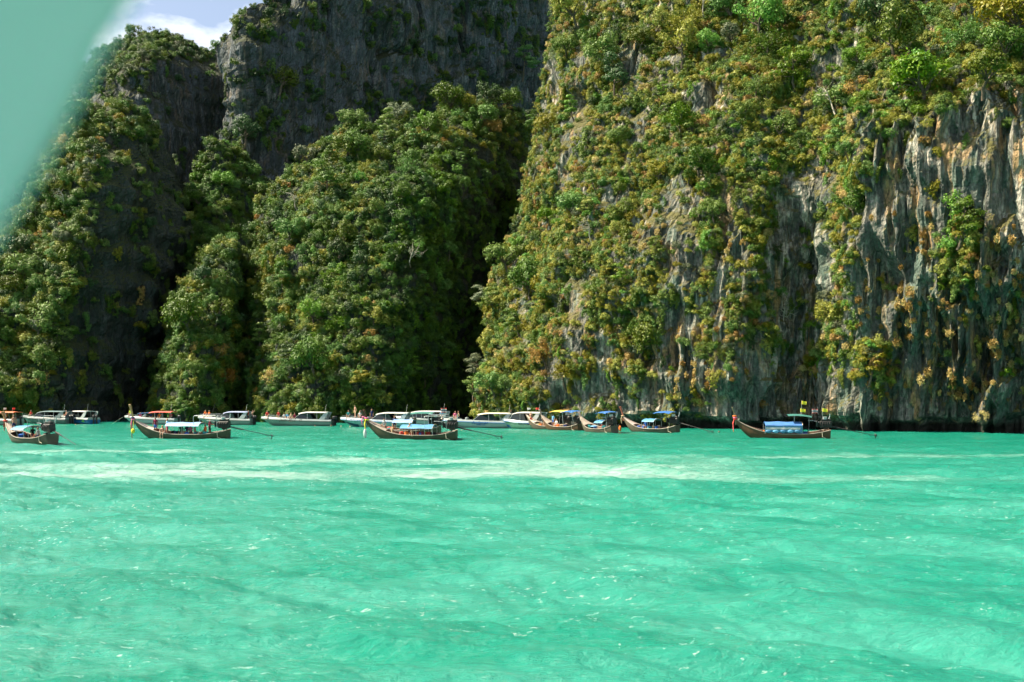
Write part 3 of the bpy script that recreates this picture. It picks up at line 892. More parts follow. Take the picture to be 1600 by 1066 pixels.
# trees that stand out, each with a label of its own: kind, colour, photo point, cliff, scale, label
SPECIAL = [
    ('round', 'grey', 618, 165, 'cliff_central', 1.35, 'pale silvery round tree on the skyline of the central buttress'),
    ('round', 'green', 697, 140, 'cliff_central', 1.75, 'largest round green tree on the crest of the central buttress'),
    ('round', 'dark', 762, 128, 'cliff_central', 1.5, 'dark rounded tree in the notch between central buttress and right cliff'),
    ('round', 'green', 795, 150, 'cliff_central', 1.5, 'blue-green tree on the crest nearest the right-hand cliff'),
    ('feather', 'bright', 665, 195, 'cliff_central', 1.2, 'light green feathery tree below the crest of the central buttress'),
    ('twiggy', 'orange', 690, 225, 'cliff_central', 1.1, 'rust-orange bush below the crest trees of the central buttress'),
    ('round', 'olive', 545, 175, 'cliff_central', 1.3, 'olive tree at the upper left corner of the central buttress crest'),
    ('twiggy', 'orange', 508, 190, 'cliff_central', 1.0, 'reddish bush on the left shoulder of the central buttress'),
    ('feather', 'orange', 855, 560, 'cliff_right', 1.25, 'orange-gold feathery bush low at the left foot of the right cliff'),
    ('feather', 'yellow', 885, 590, 'cliff_right', 1.2, 'yellow-green tree at the left foot of the right cliff above the moored boats'),
    ('tier', 'yellow', 1355, 578, 'cliff_right', 1.15, 'yellow-green spreading tree low on the fluted right wall'),
    ('cascade', 'bright', 1490, 330, 'cliff_right', 1.0, 'bright green creeper hanging on the bare fluted wall'),
    ('round', 'bright', 1498, 395, 'cliff_right', .8, 'bright green tree growing alone from the fluted right wall'),
    ('tier', 'bright', 1505, 440, 'cliff_right', .55, 'small fresh-green tree under the lone tree on the fluted wall'),
    ('round', 'green', 1335, 330, 'cliff_right', 1.0, 'rounded olive tree in the dark recess of the right cliff'),
    ('round', 'bright', 1420, 135, 'cliff_right', 1.3, 'leafy bright green tree overhanging the top of the fluted wall'),
    ('twiggy', 'orange', 1345, 140, 'cliff_right', 1.3, 'russet bush at the left end of the fluted wall top'),
    ('feather', 'yellow', 1075, 45, 'cliff_right', 1.5, 'large yellow feathery tree high on the right cliff'),
    ('tier', 'bright', 975, 440, 'cliff_right', .7, 'small bright flat-topped tree below the dry grass slope'),
    ('round', 'yellow', 1310, 500, 'cliff_right', .85, 'yellow-green bush in the lower part of the dark recess'),
    ('round', 'dark', 960, 80, 'cliff_right', 1.2, 'dark green tree in a cleft near the top of the right cliff'),
    ('tier', 'grey', 745, 470, 'cliff_right', .9, 'pale tree leaning out at the left edge of the right cliff'),
    ('tier', 'grey', 700, 560, 'cliff_right', 1.1, 'grey-green tree leaning over the water in the dark ravine'),
    ('twiggy', 'orange', 335, 545, 'cliff_front_spur', 1.1, 'orange-leaved tree on the right side of the pointed front spur'),
    ('round', 'orange', 345, 598, 'cliff_front_spur', .9, 'rust-coloured bush near the water on the pointed front spur'),
]
for kind, colour, sx, sy, cl, s, lab in SPECIAL:
    G, N = CL[cl]
    x, y = proj(G)
    dd = (x - sx) ** 2 + (y - sy) ** 2 + (G[..., 1] - G[..., 1].min()) * 2.0
    k = np.unravel_index(np.argmin(dd), dd.shape)
    P, n = G[k], N[k]
    yaw = math.atan2(n[1], n[0]) if cl != 'cliff_central' else -1.57
    Q = Vector(P) - Vector((0, 0, 1.2 * s if kind != 'cascade' else -1.0))
    plant_tree(kind, colour, Q, yaw, s, lab, None)
    TAKEN.append((np.array(Q), 2.2 * s))

# the countable trees
SPAN = {'cliff_left': (0, 250, 150, 600), 'cliff_far_dome': (110, 340, 55, 200), 'cliff_back_wall': (360, 820, 0, 180), 'cliff_upper_spur': (290, 410, 210, 400),
        'cliff_front_spur': (250, 370, 360, 600), 'cliff_central': (400, 760, 160, 600), 'cliff_right': (760, 1600, 20, 600)}
def spot(cl, x, y):
    x0, x1, y0, y1 = SPAN[cl]
    v = ('near the top', 'high up', 'halfway up', 'low down', 'near the foot')[int(np.clip((y - y0) / (y1 - y0) * 5, 0, 4))]
    h = ('at the left end', 'left of middle', 'in the middle', 'right of middle', 'at the right end')[int(np.clip((x - x0) / (x1 - x0) * 5, 0, 4))]
    return v + ' ' + h
QUOTA = {'cliff_left': 76, 'cliff_far_dome': 26, 'cliff_back_wall': 16, 'cliff_upper_spur': 18, 'cliff_front_spur': 26, 'cliff_central': 120, 'cliff_right': 170}
rgp = np.random.default_rng(3)
for cl, quota in QUOTA.items():
    P, Nn, px, py, face, vis = surf_points(cl, quota * 90, rgp)
    den = density(cl, px, py)
    names, wts = MIX[cl]
    cnt = 0
    for k in range(len(P)):
        if cnt >= quota: break
        if not vis[k] or face[k] < -.15 or rgp.random() > den[k]: continue
        if cl == 'cliff_right' and px[k] > 870 and P[k][2] < 5.5: continue
        if cl == 'cliff_right' and px[k] > 1335 and py[k] > 170 and ell(px[k:k + 1], py[k:k + 1], GREENWALL)[0] < .3 and rgp.random() < .8: continue
        s = min(2.0, max(.6, rgp.lognormal(.06, .34))) * {'cliff_far_dome': .6, 'cliff_back_wall': 1.0, 'cliff_central': .86, 'cliff_right': .76}.get(cl, .82)
        if Nn[k][2] < .1: s *= .8
        if not free(P[k], 2.3 * s): continue
        steep = Nn[k][2] < .25
        w = dict(KMIX)
        if steep: w['cascade'] = .38
        kind = random.choices(list(w), list(w.values()))[0]
        colour = random.choices(names, wts)[0]
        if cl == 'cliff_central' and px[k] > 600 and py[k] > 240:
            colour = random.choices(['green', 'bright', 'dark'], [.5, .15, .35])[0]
        if cl == 'cliff_right' and px[k] > 1180 and py[k] < 190:
            s *= 1.35
            colour = random.choices(['green', 'bright', 'dark', 'olive', 'yellow'], [.35, .2, .2, .15, .1])[0]
        if kind == 'twiggy' and colour in ('green', 'dark', 'bright'): kind = 'round'
        if kind == 'twiggy': colour = random.choice(['orange', 'olive', 'yellow'])
        if kind == 'feather' and colour == 'dark': colour = 'olive'
        Q = P[k] + Nn[k] * .15 - np.array([0, 0, .7 * s if kind != 'cascade' else -.5])
        yaw = math.atan2(Nn[k][1], Nn[k][0]) + rgp.normal() * .5
        lab = '%s %s %s %s' % (CWORD[colour], KWORD[kind][0], spot(cl, px[k], py[k]), PLACE[cl].replace('on ', 'of ', 1))
        plant_tree(kind, colour, Q, yaw, s, lab, 'trees and shrubs ' + PLACE[cl], rgp.uniform(.85, 1.2))
        TAKEN.append((P[k], 2.0 * s))
        cnt += 1

# a few leafless pale branches stick out of the growth
PALE_BARK = paint('bark_pale', (.42, .38, .31), .8, .15, .2, 6.0)
def snag_mesh(i):
    rg = np.random.default_rng(300 + i)
    mb = MB()
    top = np.array([.9, 0, 2.2])
    limb(mb, (0, 0, -.4), top, .10, .06, rg, .2)
    for k in range(7):
        a = np.array([.5, 0, 1.0]) + (top - np.array([.5, 0, 1.0])) * rg.random()
        e = a + np.array([rg.uniform(.1, 1.2), rg.normal() * .9, rg.uniform(.1, 1.3)])
        limb(mb, a, e, .045, .015, rg, .25)
        for q in range(3): limb(mb, a + (e - a) * rg.uniform(.5, 1), e + rg.normal(size=3) * .5, .018, .006, rg, .2)
    return mb.mesh('bare_tree', PALE_BARK)
SNAG = [snag_mesh(i) for i in range(3)]
for k, (cl, sx, sy, lab) in enumerate((
        ('cliff_right', 1312, 175, 'leafless pale branches beside the top left of the fluted wall'), ('cliff_right', 1240, 510, 'leafless pale branches low in the dark recess'),
        ('cliff_right', 1100, 30, 'bare branches near the top edge of the right cliff'), ('cliff_right', 930, 380, 'bare pale branches among the shrubs left of the dry slope'),
        ('cliff_central', 640, 420, 'bare branches on the shaded flank of the central buttress'), ('cliff_central', 470, 330, 'bare branches on the sunny side of the central buttress'),
        ('cliff_left', 110, 330, 'bare pale branches on the left headland near the dark wall'))):
    G, N = CL[cl]
    x, y = proj(G)
    q = np.unravel_index(np.argmin((x - sx) ** 2 + (y - sy) ** 2 + (G[..., 1] - G[..., 1].min()) * 2.0), x.shape)
    o = link('bare_tree', SNAG[k % 3], label=lab, cat='tree', group='leafless trees on the cliffs')
    o.location = Vector(G[q]) + Vector(N[q]) * .8
    o.rotation_euler = (0, 0, math.atan2(N[q][1], N[q][0]))
    o.scale = (1.25,) * 3

# dry tufts on the bare fluted wall
P, Nn, px, py, face, vis = surf_points('cliff_right', 60000, rgp)
zone = np.maximum(ell(px, py, [(1470, 470, 150, 170), (1150, 480, 40, 130), (1420, 600, 110, 40), (1085, 560, 45, 80), (1008, 358, 24, 42)]), 0)
clump = sstep(-.05, .35, vnoise(np.stack([px / 26, py / 60, 0 * px], -1), 8))
cnt, tk = 0, []
for k in range(len(P)):
    if cnt >= 300: break
    if not vis[k] or rgp.random() > zone[k] * (.3 + .7 * clump[k]) * (.35 + .65 * (py[k] > 330)): continue
    if any((q[0] - P[k][0]) ** 2 + (q[1] - P[k][1]) ** 2 + (q[2] - P[k][2]) ** 2 < .85 for q in tk): continue
    tk.append(P[k])
    where = 'on the bare fluted wall' if px[k] > 1300 else 'on the small dry slope high on the right cliff' if px[k] < 1040 and py[k] < 420 else 'on the broken rock left of the dark recess'
    hv = ('high ', 'halfway up ', 'low ')[int(np.clip((py[k] - 330) / 100, 0, 2))] + ('at the left ', 'in the middle ', 'at the right ')[int(np.clip((px[k] - 1350) / 85, 0, 2))] if px[k] > 1300 else ''
    o = link('dry_tuft', TUFTS[cnt % 4], label='small dry tan tuft ' + hv + where, cat='grass tuft', group='dry tufts ' + where)
    o.location = P[k] - Nn[k] * .05
    s = rgp.uniform(.6, 1.25)
    o.scale = (s, s, s * rgp.uniform(.85, 1.25))
    o.rotation_euler = (0, 0, math.atan2(Nn[k][1], Nn[k][0]) + rgp.normal() * .3)
    cnt += 1

# ------------------------------------------------------------------ undergrowth: uncounted bushes and creepers, one mass per cliff
def undergrowth(cl, n, mix, label, smin=.35, smax=1.1, where=None):
    P, Nn, px, py, face, vis = surf_points(cl, n * 9, rgp)
    den = density(cl, px, py)
    patch = sstep(-.55, .15, fbm(P / 5.0, 3, 66))
    keep = vis & (face > -.35) & (rgp.random(len(P)) < den ** .8 * (.25 + .75 * patch))
    if where is not None: keep &= where(px, py)
    P, Nn = P[keep][:n], Nn[keep][:n]
    m = len(P)
    protos = []
    pc = bpy.data.collections.new('undergrowth_shapes')
    names, wts = mix
    combos = []
    for c in names:
        for kd in ('bush', 'bush', 'cascade', 'twiggy'):
            combos.append((kd, random.randrange(len(PROTO[kd])), c))
    for q, (kd, i, c) in enumerate(combos):
        ob = bpy.data.objects.new('shape_%s_%s_%02d' % (cl, label[:5], q), crown_for(kd, i, c))
        pc.objects.link(ob)
    w = np.repeat(np.array(wts) / 4.0, 4) * np.tile([1.2, 1.2, 1.2, .4], len(wts))
    idx = rgp.choice(len(combos), m, p=w / w.sum())
    isc = np.array([combos[i][0] == 'cascade' for i in idx])
    Q = P - np.array([0, 0, .1])
    me = bpy.data.meshes.new('undergrowth')
    me.vertices.add(m)
    me.vertices.foreach_set('co', Q.astype(np.float32).ravel())
    a = me.attributes.new('idx', 'INT', 'POINT'); a.data.foreach_set('value', idx.astype(np.int32))
    a = me.attributes.new('scl', 'FLOAT', 'POINT'); a.data.foreach_set('value', (rgp.uniform(smin, smax, m) * np.where(isc, .85, 1.0)).astype(np.float32))
    rot = np.stack([rgp.normal(size=m) * .15, rgp.normal(size=m) * .15, np.arctan2(Nn[:, 1], Nn[:, 0]) + rgp.normal(size=m) * .5], -1)
    a = me.attributes.new('rot', 'FLOAT_VECTOR', 'POINT'); a.data.foreach_set('vector', rot.astype(np.float32).ravel())
    o = link('undergrowth', me, label=label, kind='stuff')
    ng = bpy.data.node_groups.new('undergrowth', 'GeometryNodeTree')
    ng.interface.new_socket('Geometry', in_out='INPUT', socket_type='NodeSocketGeometry')
    ng.interface.new_socket('Geometry', in_out='OUTPUT', socket_type='NodeSocketGeometry')
    gi, go = ng.nodes.new('NodeGroupInput'), ng.nodes.new('NodeGroupOutput')
    ip = ng.nodes.new('GeometryNodeInstanceOnPoints')
    ci = ng.nodes.new('GeometryNodeCollectionInfo')
    ci.inputs['Collection'].default_value = pc
    ci.inputs['Separate Children'].default_value = True
    ci.inputs['Reset Children'].default_value = True
    def attr(nm, ty):
        nd = ng.nodes.new('GeometryNodeInputNamedAttribute')
        nd.data_type = ty
        nd.inputs['Name'].default_value = nm
        return nd.outputs['Attribute']
    er = ng.nodes.new('FunctionNodeEulerToRotation')
    L = ng.links.new
    L(gi.outputs[0], ip.inputs['Points'])
    L(ci.outputs[0], ip.inputs['Instance'])
    ip.inputs['Pick Instance'].default_value = True
    L(attr('idx', 'INT'), ip.inputs['Instance Index'])
    L(attr('scl', 'FLOAT'), ip.inputs['Scale'])
    L(attr('rot', 'FLOAT_VECTOR'), er.inputs[0])
    L(er.outputs[0], ip.inputs['Rotation'])
    L(ip.outputs[0], go.inputs[0])
    md = o.modifiers.new('growth', 'NODES')
    md.node_group = ng
    return o
undergrowth('cliff_left', 3000, MIX['cliff_left'], 'low bushes and creepers covering the left-hand headland')
undergrowth('cliff_far_dome', 1900, MIX['cliff_far_dome'], 'bushes fringing the far grey dome')
undergrowth('cliff_back_wall', 2400, MIX['cliff_back_wall'], 'dark bushes on ledges of the shaded back wall')
undergrowth('cliff_upper_spur', 600, MIX['cliff_upper_spur'], 'bushes covering the small upper spur')
undergrowth('cliff_front_spur', 1100, MIX['cliff_front_spur'], 'bushes covering the pointed front spur')
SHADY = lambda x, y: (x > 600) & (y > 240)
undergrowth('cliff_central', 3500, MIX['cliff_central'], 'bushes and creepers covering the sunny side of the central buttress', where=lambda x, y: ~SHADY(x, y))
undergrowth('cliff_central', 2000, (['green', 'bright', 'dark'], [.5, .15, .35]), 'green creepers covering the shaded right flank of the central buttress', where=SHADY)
undergrowth('cliff_right', 11500, (['olive', 'green', 'yellow', 'grey', 'bright', 'dark', 'dry'], [.27, .19, .33, .04, .06, .04, .07]), 'bushes, creepers and dry grass covering the right-hand cliff', .24, .72)

# ------------------------------------------------------------------ people
SKINS = [paint('skin_%d' % i, c, .6, .3, .08) for i, c in enumerate([(.45, .26, .17), (.33, .18, .11), (.20, .105, .06), (.55, .34, .24)])]
HAIR = [paint('hair_dark', (.02, .015, .012), .5), paint('hair_fair', (.28, .19, .09), .5), paint('hair_brown', (.07, .04, .022), .5)]
CLOTH = {k: paint('cloth_' + k, c, .85, .2, .12) for k, c in dict(
    red=(.48, .05, .04), maroon=(.20, .02, .05), orange=(.75, .16, .03), blue=(.03, .12, .42), navy=(.015, .025, .09), sky=(.16, .40, .62), white=(.52, .52, .50),
    grey=(.30, .33, .33), black=(.02, .02, .022), yellow=(.75, .62, .05), lime=(.45, .62, .05), pink=(.65, .16, .28), teal=(.03, .25, .27), tan=(.45, .33, .20)).items()}

def skeleton(pose):
    """joints: name -> (position, radius, tag, parent); facing +x"""
    J = {}
    def j(n, p, r, tag, par=None): J[n] = (Vector(p), r, tag, par)
    if pose == 'sit': z0, x0, lean = .13, 0, .05
    elif pose == 'swim': z0, x0, lean = -.62, -.28, .30
    else: z0, x0, lean = .93, 0, .02
    def up(h): return (x0 + lean * h / .5, z0 + h)
    def at(h, y=0, dx=0):
        x, z = up(h)
        return (x + dx, y, z)
    j('pelvis', at(0), .135, 'bottom')
    j('waist', at(.18), .12, 'top', 'pelvis')
    j('chest', at(.40), .145, 'top', 'waist')
    j('collar', at(.52), .085, 'top', 'chest')
    j('neck', at(.58), .055, 'skin', 'collar')
    j('jaw', at(.66, 0, .02), .078, 'head', 'neck')
    j('brow', at(.75, 0, .01), .095, 'head', 'jaw')
    j('skull', at(.83, 0, -.005), .065, 'head', 'brow')
    j('nose', at(.70, 0, .125), .016, 'skin', 'jaw')
    for s, n in ((1, 'l'), (-1, 'r')):
        j('ear' + n, at(.71, s * .098, 0), .02, 'skin', 'brow')
        j('sh' + n, at(.48, s * .175), .062, 'top', 'collar')
        if pose == 'steer' and s == -1: el, wr, hd = (.18, -.24, 1.22), (.42, -.16, 1.16), (.50, -.14, 1.16)
        elif pose == 'steer': el, wr, hd = (.20, .25, 1.20), (.44, .12, 1.18), (.52, .10, 1.18)
        elif pose == 'sit': el, wr, hd = (.10, s * .26, .36), (.30, s * .17, .24), (.37, s * .15, .22)
        elif pose == 'swim': el, wr, hd = (.18, s * .34, -.12), (.42, s * .30, -.05), (.50, s * .28, -.04)
        elif pose == 'wave' and s == 1: el, wr, hd = (.10, .36, 1.50), (.16, .36, 1.76), (.17, .36, 1.84)
        else: el, wr, hd = (-.02, s * .25, 1.14), (.08, s * .25, .90), (.10, s * .24, .82)
        j('el' + n, el, .043, 'sleeve', 'sh' + n)
        j('wr' + n, wr, .03, 'skin', 'el' + n)
        j('palm' + n, hd, .034, 'skin', 'wr' + n)
        d = (Vector(hd) - Vector(wr)).normalized()
        q = Vector((0, 1, 0)) if abs(d.y) < .9 else Vector((1, 0, 0))
        for k in range(4):
            o = Vector(hd) + q * (k - 1.5) * .022
            L = (.07, .085, .08, .06)[k]
            j('f%d%s' % (k, n), o + d * .05, .011, 'skin', 'palm' + n)
            j('g%d%s' % (k, n), o + d * (.05 + L * .6) + Vector((.012, 0, -.018)), .009, 'skin', 'f%d%s' % (k, n))
        j('th' + n, Vector(wr) * .4 + Vector(hd) * .6 + q * .05 * -s + Vector((.02, 0, 0)), .012, 'skin', 'palm' + n)
        if pose == 'sit': hip, kn, an, toe = (.06, s * .09, .10), (.44, s * .12, .10), (.46, s * .12, -.32), (.60, s * .13, -.37)
        elif pose == 'swim': hip, kn, an, toe = (-.34, s * .09, -.72), (-.45, s * .12, -1.05), (-.75, s * .12, -1.2), (-.85, s * .12, -1.25)
        elif pose == 'steer': hip, kn, an, toe = (.0, s * .10, .86), (.04, s * .16, .47), (0, s * .18, .08), (.15, s * .20, .035)
        else: hip, kn, an, toe = (.0, s * .095, .86), (.025 + .03 * s, s * .11, .47), (.03 * s, s * .12, .08), (.15 + .03 * s, s * .14, .035)
        j('hip' + n, hip, .095, 'bottom', 'pelvis')
        j('kn' + n, kn, .062, 'skin', 'hip' + n)
        j('an' + n, an, .042, 'skin', 'kn' + n)
        j('toe' + n, toe, .038, 'skin', 'an' + n)
    return J

def body_mesh(pose):
    J = skeleton(pose)
    names = list(J)
    ix = {n: i for i, n in enumerate(names)}
    me = bpy.data.meshes.new('person_' + pose)
    me.from_pydata([J[n][0] for n in names], [(ix[n], ix[J[n][3]]) for n in names if J[n][3]], [])
    o = bpy.data.objects.new('tmp', me)
    COL.objects.link(o)
    sk = o.modifiers.new('skin', 'SKIN')
    sk.use_smooth_shade = True
    layer = me.skin_vertices[0].data if me.skin_vertices else None
    if layer is None:
        bm = bmesh.new(); bm.from_mesh(me); bm.verts.layers.skin.verify(); bm.to_mesh(me); bm.free()
        layer = me.skin_vertices[0].data
    for n in names:
        r = J[n][1]
        layer[ix[n]].radius = (r, r)
        layer[ix[n]].use_root = (n == 'pelvis')
    ss = o.modifiers.new('sub', 'SUBSURF')
    ss.levels = 1
    ss.render_levels = 1
    dg = bpy.context.evaluated_depsgraph_get()
    out = bpy.data.meshes.new_from_object(o.evaluated_get(dg))
    bpy.data.objects.remove(o)
    out.name = 'person_' + pose
    for m in (SKINS[0], CLOTH['red'], CLOTH['navy'], HAIR[0]): out.materials.append(m)
    segs = [(J[n][0], J[J[n][3]][0], J[n][2], n) for n in names if J[n][3]]
    brow, jaw = J['brow'][0], J['jaw'][0]
    up = (brow - J['chest'][0]).normalized()
    for p in out.polygons:
        c = p.center
        best, bt = 9, 'skin'
        for a, b, tg, n in segs:
            ab = b - a
            t = max(0, min(1, (c - a).dot(ab) / max(ab.length_squared, 1e-9)))
            dd = (c - (a + ab * t)).length
            if dd < best: best, bt, bn, tt = dd, tg, n, t
        if bt == 'head': k = 3 if ((c - brow).x < -.015 or (c - brow).dot(up) > .05) else 0
        elif bt == 'top': k = 1
        elif bt == 'sleeve': k = 1 if tt > .35 else 0
        elif bt == 'bottom': k = 2
        elif bt == 'skin' and bn.startswith('kn') and tt > .45: k = 2
        else: k = 0
        p.material_index = k
        p.use_smooth = True
    return out
BODY = {p: body_mesh(p) for p in ('stand', 'sit', 'steer', 'swim', 'wave')}

def person(pose, loc, yaw, label, top='red', bottom='navy', skin=0, hair=0, s=1.0, group=None):
    o = link('person', BODY[pose], label=label, cat='person', group=group)
    o.location = loc
    o.rotation_euler = (0, 0, yaw)
    o.scale = (s, s, s)
    ms = [SKINS[skin], SKINS[skin] if top == 'bare' else CLOTH[top], CLOTH[bottom], HAIR[hair]]
    for i, m in enumerate(ms):
        o.material_slots[i].link = 'OBJECT'
        o.material_slots[i].material = m
    return o

# ------------------------------------------------------------------ boat materials
WOOD_OLIVE = paint('hull_olive', (.06, .052, .027), .5, .4, .25, 1.5, 0, .5)
WOOD_BROWN = paint('hull_brown', (.10, .048, .022), .5, .4, .25, 1.5, 0, .5)
WOOD_GREY = paint('hull_weathered', (.095, .078, .054), .6, .3, .2, 1.5, 0, .5)
WOOD_IN = paint('inner_planks', (.20, .12, .075), .7, .3, .25, 2.0, 0, .4)
WOOD_PALE = paint('pale_deck', (.27, .225, .185), .6, .3, .12, 2.0, 0, .3)
WOOD_POST = paint('prow_wood', (.30, .17, .07), .6, .3, .25, 2.0)
STEEL = paint('galvanised', (.42, .44, .44), .4, .5, .15, 5, .6)
IRON = paint('greasy_iron', (.035, .033, .032), .5, .5, .4, 6, .5)
TARP_BLUE = paint('tarp_blue', (.05, .15, .37), .55, .4, .12, 1.5)
TARP_SKY = paint('tarp_sky', (.065, .21, .37), .55, .4, .12, 1.5)
TARP_PALE = paint('tarp_pale_blue', (.18, .29, .50), .5, .4, .1, 1.5)
TARP_DARK = paint('tarp_dark_blue', (.02, .10, .30), .6, .4, .12, 1.5)
TARP_GREEN = paint('tarp_green', (.03, .13, .11), .6, .4, .12, 1.5)
TARP_YEL = paint('tarp_yellow', (.55, .34, .06), .6, .4, .12, 1.5)
CREAM = paint('cream_cover', (.44, .40, .33), .6, .4, .1, 1.5)
GEL = paint('gelcoat_white', (.32, .36, .35), .25, .5, .05, .8, 0, .12)
GEL_GREY = paint('gelcoat_grey', (.19, .24, .215), .3, .5, .06, .8, 0, .15)
GEL_BLUE = paint('gelcoat_blue', (.02, .12, .30), .25, .5, .1, .8, 0, .1)
BLUE_TRIM = paint('trim_blue', (.02, .12, .36), .3, .5, .08, 1)
DARK_BLUE = paint('bow_shadow_dark', (.015, .06, .10), .6, .3, .2, 1)  # shadow under the teal-sided speedboat's bow, put in as colour
BLACK = paint('black_rubber', (.018, .018, .02), .5, .4, .2, 3)
GREEN_P = paint('decal_green', (.10, .36, .06), .35, .5, .1, 1)
RED_P = paint('red_canvas', (.58, .09, .07), .6, .3, .1, 1.5)
ROOF_W = paint('roof_white', (.46, .46, .44), .35, .5, .05, .8, 0, .12)
ROOF_CREAM = paint('roof_cream', (.50, .46, .37), .4, .5, .05, .8, 0, .12)
ROPE = paint('rope', (.55, .48, .36), .8, .2, .2, 9)
FLAG_W, FLAG_R, FLAG_B = CLOTH['white'], CLOTH['red'], CLOTH['navy']
CHROME = paint('chrome', (.6, .6, .6), .2, .6, .05, 5, .9)
GLASS = (lambda t: t.done(t.n('ShaderNodeBsdfPrincipled', {'Base Color': (.012, .016, .018, 1), 'Roughness': .06})))(NT('tinted_glass'))

def heading(px, wl_y, ang):
    """place on the water: photo column, waterline row, heading in degrees (180 = bow to the left)"""
    d = F * CAM_H / (wl_y - HY)
    return Vector(((px - CX) / F * d, d, 0)), R(ang)

class Boat:
    def __init__(s, name, px, wl, ang, label, group, roll=0, pitch=0, size=1.0):
        loc, rz = heading(px, wl, ang)
        s.o = link(name, None, label=label, cat='boat', group=group)
        s.o.location = loc
        s.o.rotation_euler = (R(roll), R(pitch), rz)
        s.o.scale = (size,) * 3
        s.m = Matrix.Translation(loc) @ Euler((R(roll), R(pitch), rz)).to_matrix().to_4x4() @ Matrix.Scale(size, 4)
        s.rz = rz
    def part(s, name, mb, mat, parent=None, smooth=False, thick=0.0, **kw):
        return mb.build(name, mat, parent or s.o, smooth, thick, **kw)
    def crew(s, pose, x, y, z, yaw, label, **kw):
        return person(pose, s.m @ Vector((x, y, z)), s.rz + R(yaw), label, **kw)

